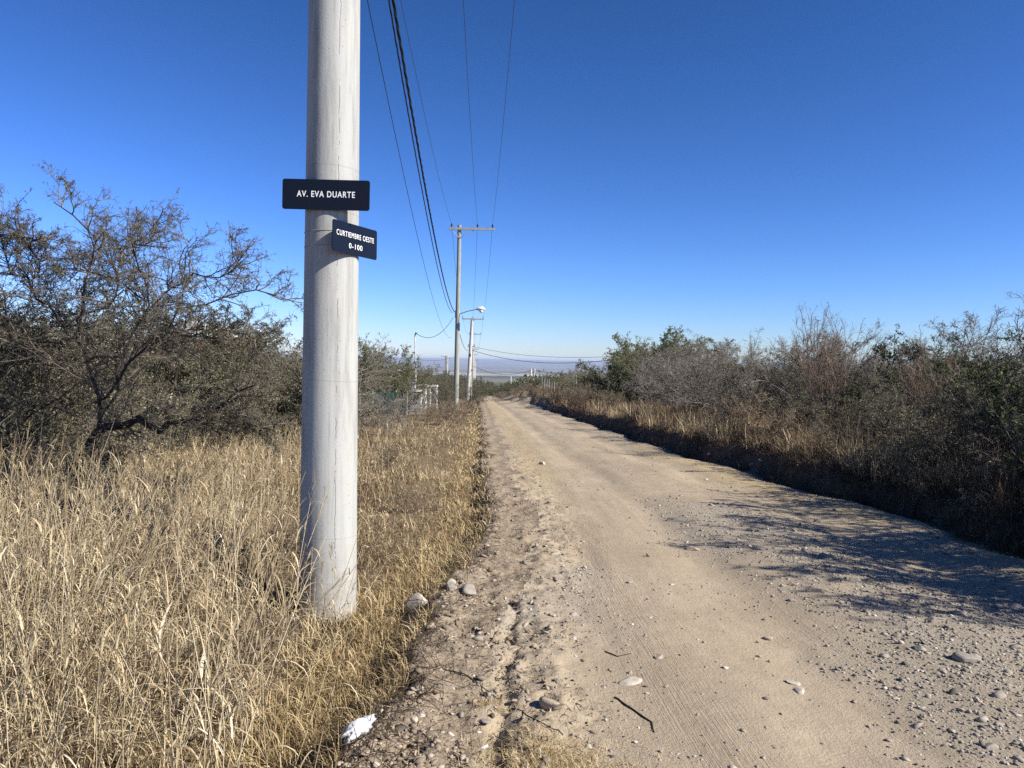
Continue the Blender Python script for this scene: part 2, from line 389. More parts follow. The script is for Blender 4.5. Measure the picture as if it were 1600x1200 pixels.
gravp = lambda x, y: np.clip(sstep(.15, .42, fbm(x * .9, y * .5, 71) + .85 * np.exp(-((x - 3.5) / 1.3) ** 2 - ((y - 5.1) / 1.6) ** 2) + .45 * np.exp(-((x - 2.3) / 1.0) ** 2 - ((y - 8.3) / 2.2) ** 2)), 0, 1)
grav = gravp(GX, GY) * (1 - sstep(20, 40, GY)) * (1 - .8 * np.exp(-((GX + .035 * GY - 1.6) / .85) ** 2))
trk = np.exp(-((lat - 1.12) / .2) ** 2) + .5 * np.exp(-((dl - 3.0) / .5) ** 2) * (vn(GX * .5, GY * .3, 5) > .4) + .12
yel = np.clip(np.exp(-((GX - R_ + .7) / .45) ** 2) * sstep(8.5, 10, GY) * (1 - sstep(16, 22, GY)) + np.exp(-((dl - 1.0) / .35) ** 2) * sstep(9, 14, GY) * .7, 0, 1)
grs = 1 - sstep(-.12, .02, dl + fbm(GX * 2.2, GY * 2.2, 3) * .3)
bnk_shade = sstep(-.2, .0, GX - R_ + fbm(GX * 3, GY * 3, 77) * .2) * (1 - sstep(.4, .8, GX - R_)) * (1 - sstep(40, 50, GY))  # strip along the bank where shade is put into the soil colour
grs = np.maximum(grs, sstep(.4, .8, GX - R_) * .7)
V = np.stack([GX, GY, GZ], -1).reshape(-1, 3)
def sub(name, mask, mt, attrs):
    q = quads[mask]; u, inv = np.unique(q.ravel(), return_inverse=True)
    me = mesh_np(name, V[u], inv.reshape(-1, 4), {k: v.ravel()[u] for k, v in attrs.items()}, True)
    return link(name, me, mt)
tag(sub('dirt_road', isroad, M['road'], dict(lat=lat, lon=GY, grav=grav, trk=trk, yel=yel)), kind='structure')
tag(sub('ground', ~isroad, M['ground'], dict(grs=grs, bnk_shade=bnk_shade)), kind='structure')

# hills on the horizon
hx = np.linspace(-30000, 30000, 300); hy = np.linspace(13500, 33000, 60)
HX, HY = np.meshgrid(hx, hy)
HZ = -172 + 172 * sstep(13500, 29000, HY) + fbm(HX * .00022, HY * .0004, 91, 5) * 70 * sstep(14500, 24000, HY)
hi = np.arange(HX.size).reshape(HX.shape)
hq = np.stack([hi[:-1, :-1], hi[:-1, 1:], hi[1:, 1:], hi[1:, :-1]], -1).reshape(-1, 4)
M['hill'] = simple('dry_hills', (.15, .14, .12), 1, 0, .45, .0009)
tag(link('hills', mesh_np('hills', np.stack([HX, HY, HZ], -1).reshape(-1, 3), hq, None, True), M['hill']), kind='structure')

# ------------------------------------------------------------------ plants: vectorised branches
def norm(v): return v / np.maximum(np.linalg.norm(v, axis=-1, keepdims=True), 1e-9)
def walk(rng, s, d, L, K, wander, up):
    n = len(s); P = np.zeros((n, K, 3)); P[:, 0] = s; d = norm(d)
    for k in range(1, K):
        d = d + rng.normal(0, wander, (n, 3)); d[:, 2] += up; d = norm(d)
        P[:, k] = P[:, k - 1] + d * (L / (K - 1))[:, None]
    return P
def spawn(rng, P, m, t0, t1, ang, lens, ratio, jit=.35):
    n, K, _ = P.shape; i = np.repeat(np.arange(n), m); t = rng.uniform(t0, t1, n * m) * (K - 1)
    k = np.minimum(t.astype(int), K - 2); f = (t - k)[:, None]
    s = P[i, k] * (1 - f) + P[i, k + 1] * f; tan = norm(P[i, k + 1] - P[i, k])
    r = rng.normal(0, 1, (n * m, 3)); r -= (r * tan).sum(1)[:, None] * tan; r = norm(r)
    a = rng.uniform(ang[0], ang[1], n * m)[:, None]
    d = tan * np.cos(a) + r * np.sin(a)
    L = lens[i] * ratio * (1 - .45 * t / (K - 1)) * rng.uniform(1 - jit, 1 + jit, n * m)
    return s, d, L
def tubes(P, r0, r1, sides=3):
    n, K, _ = P.shape
    T = np.empty_like(P); T[:, 1:-1] = P[:, 2:] - P[:, :-2]; T[:, 0] = P[:, 1] - P[:, 0]; T[:, -1] = P[:, -1] - P[:, -2]; T = norm(T)
    ref = np.where(np.abs(T[..., 2:3]) < .9, np.array([0, 0, 1.]), np.array([1., 0, 0]))
    A = norm(np.cross(T, ref)); B = np.cross(T, A)
    r = (np.asarray(r0).reshape(-1, 1) * (1 - np.linspace(0, 1, K)) + np.asarray(r1).reshape(-1, 1) * np.linspace(0, 1, K))
    r = np.broadcast_to(r, (n, K))
    g = 2 * np.pi * np.arange(sides) / sides
    v = P[:, :, None] + r[:, :, None, None] * (A[:, :, None] * np.cos(g)[None, None, :, None] + B[:, :, None] * np.sin(g)[None, None, :, None])
    b = (np.arange(n)[:, None, None] * K + np.arange(K - 1)[None, :, None]) * sides
    k = np.arange(sides)[None, None, :]; k2 = (k + 1) % sides
    f = np.stack([b + k, b + k2, b + sides + k2, b + sides + k], -1).reshape(-1, 4)
    return v.reshape(-1, 3), f, K * sides
def gather(parts):
    vs, fs, rs, o = [], [], [], 0
    for v, f, r in parts: vs.append(v); fs.append(f + o); rs.append(r); o += len(v)
    return np.concatenate(vs), np.concatenate(fs), np.concatenate(rs)
def leaves(rng, C, size, dirs=None, flat=0):
    n = len(C); d = norm(rng.normal(0, 1, (n, 3)) + (0 if dirs is None else dirs * 1.2)); q = norm(np.cross(d, rng.normal(0, 1, (n, 3))))
    s = (size * rng.uniform(.55, 1.4, n))[:, None]
    v = np.stack([C, C + d * s * .5 + q * s * .28, C + d * s, C + d * s * .5 - q * s * .28], 1).reshape(-1, 3)
    return v, np.arange(n * 4).reshape(-1, 4), np.repeat(rng.uniform(0, 1, n), 4)
def rv(rng, n, per): return np.repeat(np.clip(rng.normal(.5, .22, n), 0, 1), per)

def shrub_meshes(seed, stems=9, h=2.6, spread=.75, n1=8, n2=7, n3=6, n4=0, r=.022, wander=.16, up=.03, leafn=20000, leaf=.028, rat=(.55, .5, .45), tw='twig_grey', lf='leaf_olive', ang=(.35, 1.0), upright=0, low=.15, twr=.0024):
    rng = np.random.default_rng(seed)
    a = rng.uniform(0, 2 * np.pi, stems); tilt = rng.uniform(.05, spread, stems)
    s = np.stack([np.cos(a) * .12, np.sin(a) * .12, np.full(stems, -.1)], 1) * rng.uniform(.3, 1.6, (stems, 1)); s[:, 2] = -.12
    d = np.stack([np.cos(a) * np.sin(tilt), np.sin(a) * np.sin(tilt), np.cos(tilt)], 1)
    L0 = h * rng.uniform(.8, 1.03, stems) / (1 - .15 * tilt)
    P0 = walk(rng, s, d, L0, 9, wander * .8, up)
    parts = [tubes(P0, r * rng.uniform(.7, 1.2, stems), .005, 6)]; cnt = [stems]
    s1, d1, L1 = spawn(rng, P0, n1, low, 1, ang, L0, rat[0]); d1[:, 2] += upright
    P1 = walk(rng, s1, d1, L1, 7, wander * 1.3, up); parts.append(tubes(P1, r * .42, .003, 4)); cnt.append(len(P1))
    s2, d2, L2 = spawn(rng, P1, n2, .12, 1, ang, L1, rat[1]); d2[:, 2] += upright
    P2 = walk(rng, s2, d2, L2, 5, wander * 1.6, up * .5); parts.append(tubes(P2, twr * 1.7, twr * .8, 3)); cnt.append(len(P2))
    s3, d3, L3 = spawn(rng, P2, n3, .1, 1, (.5, 1.3), L2, rat[2])
    P3 = walk(rng, s3, d3, L3, 3, wander * 1.8, 0); parts.append(tubes(P3, twr, twr * .5, 3)); cnt.append(len(P3))
    last = [P2, P3]
    if n4:
        s4, d4, L4 = spawn(rng, P3, n4, .2, 1, (.5, 1.3), L3, .6)
        P4 = walk(rng, s4, d4, L4, 3, wander * 2, 0); parts.append(tubes(P4, twr * .8, twr * .4, 3)); cnt.append(len(P4)); last.append(P4)
    v0, f0, _ = parts[0][:3]
    tm = mesh_np('trunk', v0, f0, {'rnd': rv(rng, len(v0), 1)}, True); tm.materials.append(M['bark_dark'] if tw == 'twig_dark' else M[tw])
    bv = gather([(v, f, rv(rng, c, per)) for (v, f, per), c in zip(parts[1:], cnt[1:])])
    bm_ = mesh_np('branches', bv[0], bv[1], {'rnd': bv[2]}); bm_.materials.append(M[tw])
    out = [('trunk', tm), ('branches', bm_)]
    if leafn:
        Q = last[-1]; i = rng.integers(0, len(Q), leafn); k = rng.integers(0, Q.shape[1] - 1, leafn); f = rng.uniform(0, 1, (leafn, 1))
        C = Q[i, k] * (1 - f) + Q[i, k + 1] * f
        lv = leaves(rng, C, leaf, norm(Q[i, k + 1] - Q[i, k]))
        lm = mesh_np('foliage', lv[0], lv[1], {'rnd': lv[2]}); lm.materials.append(M[lf]); out.append(('foliage', lm))
    return out

print('shrub kinds')
KIND = {
 'grey1': shrub_meshes(1, 16, 2.7, 1.15, 10, 9, 8, 0, rat=(.5, .5, .5), wander=.2, leafn=12000, leaf=.024, lf='leaf_grey', tw='twig_grey', twr=.0032),
 'grey2': shrub_meshes(2, 17, 2.6, 1.1, 10, 9, 8, 0, rat=(.5, .5, .5), wander=.22, leafn=16000, leaf=.022, lf='leaf_grey', tw='twig_grey', twr=.0032),
 'olive1': shrub_meshes(3, 13, 2.5, 1.2, 9, 8, 7, 0, leafn=60000, leaf=.034, lf='leaf_olive', tw='twig_dark', wander=.2),
 'olive2': shrub_meshes(4, 11, 2.5, 1.1, 9, 8, 6, 0, leafn=36000, leaf=.034, lf='leaf_grey', tw='twig_dark', wander=.22),
 'green1': shrub_meshes(5, 13, 2.4, 1.2, 9, 8, 7, 0, leafn=64000, leaf=.036, lf='leaf_green', tw='twig_dark', wander=.19),
 'red1': shrub_meshes(6, 22, 2.7, .38, 7, 6, 4, 0, rat=(.42, .45, .45), wander=.07, leafn=3500, leaf=.02, lf='leaf_grey', tw='twig_red', ang=(.2, .55), upright=.25, r=.012, up=.02),
 'low1': shrub_meshes(7, 14, 1.1, 1.2, 7, 6, 5, 0, wander=.25, leafn=9000, leaf=.022, lf='leaf_grey', tw='twig_red', r=.01, twr=.002),
 'round': shrub_meshes(12, 22, 2.3, 1.35, 9, 8, 7, 0, leafn=95000, leaf=.04, lf='leaf_mid', tw='twig_dark', wander=.2, low=.08, rat=(.5, .5, .5)),
 'sparse': shrub_meshes(8, 9, 1.9, .9, 6, 6, 5, 0, wander=.22, leafn=5000, leaf=.026, lf='leaf_olive', tw='twig_dark', r=.013),
}
def shrub(kind, x, y, s, rz, label, cat='shrub', group=None, name=None, sz=1.0, dz=0):
    nm = name or {'grey': 'bare_shrub', 'oliv': 'thorn_bush', 'gree': 'evergreen_shrub', 'red1': 'twiggy_shrub', 'low1': 'low_shrub', 'spar': 'sparse_bush', 'roun': 'thorn_tree'}[kind[:4]]
    o = empty(nm, (x, y, H(x, y) + dz), rz, label=label, cat=cat, group=group); o.scale = (s, s, s * sz)
    for pn, me in KIND[kind]:
        c = bpy.data.objects.new(pn, me); COL.objects.link(c); c.parent = o
    return o

# --- right side, front row: individually told apart
R1 = 'scrub along the right bank of the road'
shrub('round', 7.3, 47, 1.5, .3, 'rounded olive-green thorn tree where the right scrub row ends', 'tree', R1, 'thorn_tree')
shrub('round', 10.0, 44, 1.55, 1.3, 'olive thorn tree just right of the rounded green one at the row end', 'tree', R1, 'thorn_tree')
shrub('round', 8.6, 40.5, 1.35, 2.0, 'olive thorn tree between the rounded one and the bare grey bush', 'tree', R1, 'thorn_tree')
shrub('grey1', 7.7, 37, 1.03, 2.2, 'grey bare bush in front of the olive trees at the far right row', 'shrub', R1)
shrub('grey2', 7.8, 30, 1.10, .7, 'wide tangle of bare grey twigs left of the tall reddish twigs', 'shrub', R1)
shrub('grey1', 6.9, 25, 0.90, 4.1, 'bare grey arching shrub behind the blond grass tufts of the bank', 'shrub', R1)
shrub('olive2', 6.6, 21, 0.82, 5.1, 'dark olive bush low behind the bare grey shrubs', 'shrub', R1)
shrub('grey2', 8.2, 20.5, 0.96, 3.0, 'grey leafless shrub standing tall behind the dark olive bush', 'shrub', R1)
shrub('red1', 6.7, 16.2, .86, 1.0, 'upright reddish-brown shrub of bare straight stalks poking above the row', 'shrub', R1)
shrub('low1', 5.7, 15.0, 0.88, 1.9, 'low brown twiggy weed bush at the foot of the reddish stalks', 'shrub', R1)
shrub('green1', 8.3, 15.4, 0.78, 3.9, 'dark green leafy shrub right of the reddish stalks', 'shrub', R1)
shrub('red1', 7.3, 13.2, .56, 2.6, 'shorter reddish stalks in front of the dark green shrub', 'shrub', R1)
shrub('grey1', 9.8, 15.2, 0.98, 5.6, 'leafless grey shrub whose pale tips rise behind the dark green shrub', 'shrub', R1)
shrub('low1', 6.1, 11.6, 0.84, 3.3, 'low dark weedy bush on the bank in the shade', 'shrub', R1)
shrub('green1', 7.9, 11.4, 0.69, .9, 'shaded green bush near the right edge below the tall thorny one', 'shrub', R1)
shrub('grey2', 9.4, 11.6, 0.92, .2, 'tall grey thorny shrub at the right edge of the photo', 'shrub', R1)
shrub('olive1', 8.6, 9.6, 0.90, 2.4, 'tallest dark thorn tree cut by the right edge of the photo', 'tree', R1, 'thorn_tree')
shrub('low1', 6.5, 8.8, 0.92, 4.6, 'black-looking weedy bush at the right edge beside the road shadow', 'shrub', R1)
shrub('olive2', 7.2, 7.2, 0.76, 1.7, 'dark bush in deep shade just inside the right edge of the photo', 'shrub', R1)
shrub('olive2', 6.3, 10.2, .55, 2.9, 'small dark bush leaning over the bank lip in the shade', 'shrub', R1)
shrub('olive2', 6.2, 13.4, .5, .9, 'small dark bush on the bank below the shorter reddish stalks', 'shrub', R1)
shrub('low1', 5.9, 18.2, 1.1, .4, 'low brown twig clump left of the reddish stalks', 'shrub', R1)
# trees beside the photographer that throw the shade on the road
GS = 'trees beside the road outside the right edge that shade it'
for (x, y, s, r, k) in ((8.3, 5.5, 1.12, .5, 'olive1'), (8.6, 3.9, .95, 4.5, 'olive2'), (6.9, 5.8, .88, 3.3, 'green1'), (7.7, 7.2, 1.0, 5.0, 'green1')):
    shrub(k, x, y, s, r, 'thorn tree beyond the right edge of the photo shading the road', 'tree', GS, 'thorn_tree')
# back rows
random.seed(5)
GB = 'scrub massed behind the right row'
n = 0
for yb in np.arange(9, 64, 3.2):
    for xb in (10.5, 13.3, 16.5):
        if xb > 10 + yb * .45: continue
        k = random.choice(['grey1', 'grey2', 'olive1', 'olive2', 'green1'])
        shrub(k, xb + random.uniform(-1, 1), yb + random.uniform(-1.2, 1.2), random.uniform(.72, .9), random.uniform(0, 6.28), 'scrub bush massed behind the front row on the right side', 'shrub', GB)
GD = 'far bushes along the right side of the road'
for (px_, Y, s, k) in ((800, 105, 1.1, 'olive1'), (815, 98, 1.0, 'green1'), (835, 92, 1.1, 'olive2'), (850, 84, 1.3, 'green1'), (868, 78, 1.35, 'olive1'), (885, 72, 1.35, 'green1'), (905, 64, .85, 'grey1'), (885, 60, .6, 'grey2'), (915, 56, .85, 'grey1'), (935, 60, 1.2, 'olive2'), (780, 130, 1.2, 'olive1'), (795, 140, 1.3, 'green1'), (820, 125, 1.3, 'olive2'), (860, 110, 1.4, 'olive1'), (895, 95, 1.4, 'green1'), (930, 80, 1.3, 'olive1'), (960, 70, 1.3, 'olive2')):
    x = at(px_, 600, Y).x
    shrub(k, x, Y, s * (.68 if Y > 70 else .85), random.uniform(0, 6.28), 'olive bush far down the right side of the road beyond the earth mounds', 'shrub', GD, 'thorn_bush')
GM = 'dry weeds on the earth mounds'
for (x, y, s) in ((1.6, 59, 1.1), (2.6, 57, .9), (3.9, 52.5, .9), (.6, 70, 1.2), (-.2, 78, 1.2), (-1.2, 86, 1.2), (4.8, 50, 1.0), (3.4, 46, 1.1), (4.2, 43, 1.2), (3.7, 39, 1.1), (4.6, 35, 1.0)):
    shrub('low1', x, y, s, random.uniform(0, 6.28), 'brown dry weed clump on the earth mounds beside the far road', 'weed', GM)

# --- left side
LB = 'scrub on the left behind the dry grass'
shrub('olive2', -7.9, 10.5, 1.12, .4, 'olive-grey bush filling the left edge of the photo under the thorn tree', 'shrub', LB)
shrub('olive2', -7.6, 14.8, .92, 2.4, 'olive-grey bush some way behind the thorn tree trunk', 'shrub', LB)
shrub('olive1', -7.3, 17.2, 1.12, 4.4, 'olive bush low in front of the red-walled house', 'shrub', LB)
shrub('olive2', -5.4, 17.0, .95, 1.1, 'bushy olive thorn shrub just left of the big concrete pole', 'shrub', LB)
shrub('grey2', -5.6, 21.5, 1.0, 3.1, 'pale bare-tipped shrub behind the bush left of the big concrete pole', 'shrub', LB)
shrub('olive2', -8.6, 8.6, 1.1, 5.5, 'leafy grey-green bush at the lower left edge beneath the thorn tree', 'shrub', LB)
shrub('olive2', -9.4, 14.6, 1.15, 5.0, 'low olive bush at the left beneath the thorn tree branches', 'shrub', LB)
shrub('olive1', -8.6, 16.6, 1.15, 1.0, 'thick olive bush behind the low arching limb of the thorn tree', 'shrub', LB)
shrub('olive2', -6.3, 18.8, 1.0, 3.7, 'olive-brown bush behind the tip of the low arching limb', 'shrub', LB)
shrub('olive2', -7.5, 9.3, 1.12, .3, 'tall grey-olive bush pressed against the left side of the thorn tree', 'shrub', LB)
shrub('olive2', -7.2, 8.3, .78, 3.1, 'olive-brown bush left of the thorn tree trunk', 'shrub', LB)
shrub('low1', -5.9, 8.0, 1.0, 2.0, 'low brown bush among grass at the foot of the thorn tree', 'shrub', LB)
for px_, Y_, s_ in ((375, 4.0, .42), (330, 5.4, .5), (180, 4.9, .45), (60, 6.4, .6), (430, 6.6, .45), (255, 7.6, .6), (650, 9.5, .35), (600, 13, .5)):
    shrub('low1', at(px_, 600, Y_).x, Y_, s_, px_ * .1, 'small dark twiggy weed standing in the dry grass field', 'weed', 'dark weeds in the dry grass field')
GL = 'scrub massed behind the left bushes'
for (x, y, s, k) in ((-9.5, 13, 1.05, 'olive1'), (-11, 16, 1.1, 'grey2'), (-8.5, 16, .95, 'olive2'), (-6.6, 17, .85, 'olive1'), (-5.2, 19, .85, 'olive2'), (-12.5, 21, 1.1, 'olive1'), (-10, 22, 1.0, 'olive2'), (-7.7, 23, .95, 'olive1'), (-6.2, 26, .95, 'grey2')):
    shrub(k, x, y, s, random.uniform(0, 6.28), 'olive scrub seen through gaps behind the left bushes', 'shrub', GL, 'thorn_bush')
L2 = 'bushes between the big concrete pole and the gate pillars'
shrub('round', -6.9, 36.2, 1.05, .5, 'round olive thorn tree between the big pole and the gate pillars', 'tree', L2, 'thorn_tree', sz=1.25)
shrub('green1', -8.6, 36, 1.0, 2.5, 'dense green bush just right of the big concrete pole, behind the netting', 'shrub', L2)
shrub('olive1', -7.0, 42, .85, 3.5, 'small olive bush behind the thin white meter mast', 'shrub', L2)
shrub('sparse', -2.75, 33, .95, 1.0, 'sparse thorny bush hiding the foot of the second pole', 'shrub', L2)
shrub('sparse', -2.1, 39, .95, 4.0, 'sparse leggy bush at the road edge right of the second pole', 'shrub', L2)
shrub('low1', -3.2, 30, .8, 3.0, 'brown twiggy weed in front of the gate pillars', 'weed', L2)
shrub('low1', -2.3, 27, 1.0, 5.0, 'brown twiggy weed nearest the road before the second pole', 'weed', L2)
GF = 'far bushes along the left side of the road'
for (px_, Y, s, k) in ((690, 75, 1.0, 'olive1'), (676, 66, 1.1, 'olive2'), (705, 84, 1.1, 'olive2'), (660, 72, 1.15, 'olive1'), (640, 66, 1.15, 'olive2'), (620, 60, 1.15, 'olive1'), (718, 95, 1.1, 'green1'), (727, 110, 1.2, 'olive1'), (700, 110, 1.3, 'green1'), (738, 130, 1.2, 'olive2'), (722, 140, 1.4, 'olive1'), (747, 160, 1.3, 'green1'), (600, 55, 1.1, 'olive2'), (580, 50, 1.1, 'olive1'), (684, 58, .7, 'olive1'), (752, 200, 1.5, 'olive1'), (765, 215, 1.6, 'green1'), (742, 190, 1.5, 'olive2')):
    x = at(px_, 600, Y).x
    shrub(k, x, Y, s, random.uniform(0, 6.28), 'olive bush far down the left side beyond the gate pillars', 'shrub', GF, 'thorn_bush')

# --- the big thorn tree on the left: limbs laid out, twigs grown
def thorn_tree():
    rng = np.random.default_rng(77)
    D = 8.2
    base = at(108, 728, D); base.z = H(base.x, base.y) - .1
    fork = at(160, 655, D)
    limbs = [
      [(135, 690, 8.2), (165, 645, 8.1), (200, 628, 8.0), (245, 640, 7.8), (290, 618, 7.6), (325, 612, 7.4), (360, 590, 7.3), (400, 560, 7.2)],
      [(150, 668, 8.2), (150, 600, 8.3), (140, 520, 8.3), (128, 440, 8.2), (140, 360, 8.1), (142, 300, 8.0), (120, 262, 7.9), (84, 236, 7.9)],
      [(150, 668, 8.2), (175, 560, 8.5), (205, 480, 8.6), (240, 420, 8.6), (215, 350, 8.4), (200, 310, 8.2), (262, 318, 8.0)],
      [(148, 600, 8.3), (200, 540, 8.0), (260, 470, 7.7), (310, 420, 7.5), (360, 395, 7.4), (405, 385, 7.3), (432, 400, 7.3)],
      [(205, 480, 8.6), (260, 400, 8.2), (300, 370, 8.0), (335, 375, 7.8), (365, 350, 7.7), (380, 328, 7.7)],
      [(140, 520, 8.3), (90, 450, 8.2), (50, 395, 8.1), (20, 330, 8.0), (2, 285, 7.9), (-30, 260, 7.9)],
      [(140, 560, 8.3), (70, 520, 8.2), (10, 470, 8.2), (-50, 430, 8.2), (-110, 380, 8.1), (-170, 350, 8.0)],
      [(50, 395, 8.1), (55, 350, 8.0), (62, 310, 7.9), (30, 295, 7.9), (-5, 300, 7.8)],
      [(260, 470, 7.7), (310, 480, 7.5), (350, 470, 7.4), (385, 470, 7.3), (415, 485, 7.3)],
      [(240, 420, 8.6), (175, 380, 8.7), (110, 350, 8.7), (50, 320, 8.7)],
      [(165, 645, 8.1), (150, 690, 7.9), (165, 720, 7.7), (140, 750, 7.6)],
      [(128, 440, 8.2), (190, 420, 8.6), (180, 340, 8.9), (250, 300, 9.0), (240, 270, 9.0)],
      [(300, 610, 7.6), (350, 620, 7.4), (400, 640, 7.3), (430, 630, 7.2)],
      [(140, 520, 8.3), (230, 520, 9.0), (300, 490, 9.3), (370, 500, 9.4), (430, 520, 9.4)],
      [(128, 440, 8.2), (100, 480, 9.0), (60, 500, 9.5), (0, 510, 9.6)],
    ]
    parts = []; T = MB()
    K = 12; P0 = []; L0 = []
    for j, l in enumerate(limbs):
        pts = np.array([at(*q) for q in l])
        seg = np.r_[0, np.cumsum(np.linalg.norm(np.diff(pts, axis=0), axis=1))]
        t = np.linspace(0, seg[-1], K); p = np.stack([np.interp(t, seg, pts[:, k]) for k in range(3)], 1)
        p[1:-1] += rng.normal(0, .035, (K - 2, 3))
        P0.append(p); L0.append(seg[-1])
    P0 = np.array(P0); L0 = np.array(L0)
    r0 = np.array([.062, .036, .03, .026, .02, .024, .024, .014, .016, .016, .028, .02, .014, .02, .018])
    v, f, per = tubes(P0, r0 * np.where(np.arange(15) == 0, 1, .62), .006, 8)
    bp = [Vector((base.x - .05, base.y, base.z)), at(118, 705, D), at(140, 680, D), at(158, 655, D)]
    T.tube(bp, [.11, .085, .07, .055], 10)
    bv = np.array(T.v); bf = np.array([q for q in T.f if len(q) == 4])
    vv = np.concatenate([v, bv]); ff = np.concatenate([f, bf + len(v)])
    tm = mesh_np('trunk', vv - np.array(base), ff, None, True); tm.materials.append(M['bark_dark'])
    Lm = np.minimum(L0, 1.9)
    s1, d1, L1 = spawn(rng, P0, 31, .08, 1, (.35, 1.1), Lm, .42); d1[:, 2] += .2
    P1 = walk(rng, s1, d1, L1, 8, .26, .02)
    s2, d2, L2 = spawn(rng, P1, 9, .1, 1, (.4, 1.2), L1, .5); P2 = walk(rng, s2, d2, L2, 6, .3, .01)
    s3, d3, L3 = spawn(rng, P2, 6, .08, 1, (.6, 1.4), np.maximum(L2, .12), .42); P3 = walk(rng, s3, d3, L3, 3, .35, 0)
    # spines
    s4, d4, _ = spawn(rng, P2, 5, .05, 1, (.9, 1.5), L2, .3); P4 = walk(rng, s4, d4, np.full(len(s4), .025), 2, .1, 0)
    bb = gather([(*tubes(P1, .0075, .003, 4)[:2], rv(rng, len(P1), 32)), (*tubes(P2, .0034, .0018, 3)[:2], rv(rng, len(P2), 18)),
                 (*tubes(P3, .0020, .001, 3)[:2], rv(rng, len(P3), 9)), (*tubes(P4, .0012, .0004, 3)[:2], rv(rng, len(P4), 6))])
    bm_ = mesh_np('branches', bb[0] - np.array(base), bb[1], {'rnd': bb[2]}); bm_.materials.append(M['twig_dark'])
    # leaflets gather in small tufts along the twigs
    nt_ = 23000; i = rng.integers(0, len(P3), nt_); k = rng.integers(0, 2, nt_); fr = rng.uniform(0, 1, (nt_, 1))
    C = P3[i, k] * (1 - fr) + P3[i, k + 1] * fr
    C = np.repeat(C, 3, 0) + rng.normal(0, .006, (nt_ * 3, 3))
    lv = leaves(rng, C, .015); lm = mesh_np('foliage', lv[0] - np.array(base), lv[1], {'rnd': lv[2]}); lm.materials.append(M['leaf_olive'])
    o = empty('thorn_tree', base, label='large spreading thorn tree with dark crooked trunk against the sky at the left', cat='tree')
    for nm, me in (('trunk', tm), ('branches', bm_), ('foliage', lm)): link(nm, me, None, o)
    o.scale = (1, 1, .87)
thorn_tree()

# ------------------------------------------------------------------ far woodland mass
def woodland():
    rng = np.random.default_rng(9)
    C = []; S = []
    def band(n, y0, y1, sp, hmin, hmax, cl):
        y = rng.uniform(y0, y1, n); x = -.04 * y + rng.uniform(-1, 1, n) * sp * y
        keep = np.abs(x - (xl(y) + xr(y)) / 2) > 5 + (y > 240) * -50
        keep &= ~((y < 90) )
        x, y = x[keep], y[keep]; z = height(x, y); h = rng.uniform(hmin, hmax, len(x))
        m = cl; a = norm(rng.normal(0, 1, (len(x), m, 3))) * rng.uniform(.4, 1, (len(x), m, 1))
        p = np.stack([x, y, z + h * .45], 1)[:, None] + a * np.stack([h * .75, h * .75, h * .55], 1)[:, None]
        C.append(p.reshape(-1, 3)); S.append(np.repeat(h * .16, m))
    band(900, 95, 330, .75, 2.2, 3.8, 240)
    band(1400, 250, 900, .75, 3, 5.0, 90)
    band(2200, 700, 2600, .75, 4, 8, 30)
    C = np.concatenate(C); S = np.concatenate(S)
    v, f, r = leaves(rng, C, S)
    tag(link('distant_woodland', mesh_np('distant_woodland', v, f, {'rnd': r}), M['leaf_olive']), 'olive scrubland spreading beyond the end of the road down to the plain', 'woodland', kind='stuff')
woodland()

# ------------------------------------------------------------------ grass
def blades(rng, x, y, h, wd, th0, curl, K=4, seg=None):
    n = len(x); z = height(x, y) - .015; a = rng.uniform(0, 2 * np.pi, n); hd = np.stack([np.cos(a), np.sin(a), 0 * a], 1)
    b = a + rng.uniform(.9, 2.2, n); wv = np.stack([np.cos(b), np.sin(b), rng.uniform(-.4, .4, n)], 1)
    p = np.stack([x, y, z], 1); V_ = np.zeros((n, K + 1, 2, 3)); th = th0.copy(); kinkt = rng.normal(0, .3, (n, K))
    for k in range(K + 1):
        wk = (wd * (1 - k / K) ** .6 * .5 + wd * .06)[:, None]
        V_[:, k, 0] = p - wv * wk; V_[:, k, 1] = p + wv * wk
        if k < K:
            p = p + (hd * np.sin(th)[:, None] + np.array([0, 0, 1.]) * np.cos(th)[:, None]) * (h / K)[:, None]
            th = th + curl / K + kinkt[:, k]
            p[:, 2] = np.maximum(p[:, 2], z + .012)
    b0 = np.arange(n)[:, None] * (K + 1) * 2 + np.arange(K)[None] * 2
    f = np.stack([b0, b0 + 1, b0 + 3, b0 + 2], -1).reshape(-1, 4)
    return V_.reshape(-1, 3), f, (K + 1) * 2
def scatter(rng, n, y0, y1, x0f, x1f):
    # density falls with distance: uniform in 1/y
    y = 1 / rng.uniform(1 / y1, 1 / y0, n); a, b = x0f(y), x1f(y); ok = b > a
    x = a + (b - a) * rng.uniform(0, 1, n); return x[ok], y[ok]
PX, PYY = at(512, 952, 5.2).x, 5.2                        # the near pole
RK = ground_at(655, 950)
def off_pole(x, y): return (((x - PX) ** 2 + (y - PYY) ** 2) > .2 ** 2) & ((((x - RK.x) / .12) ** 2 + ((y - RK.y + .1) / .2) ** 2) > 1)
def edge(x, y): return x - xl(y) + fbm(x * 2.2, y * 2.2, 3) * .3
rng = np.random.default_rng(21)
def cap(h, x, y):
    """grass around the pole foot and in front of the signs of the edge stays low"""
    d = -edge(x, y); k = sstep(.2, 2.2, d); return h * (.26 + .3 * sstep(6.5, 13, y) + (.74 - .3 * sstep(6.5, 13, y)) * k) * (.35 + .65 * sstep(-.16, .06, fbm(x * .85, y * .85, 291)))
parts = []
lft = lambda y: -.95 * y - 1.2
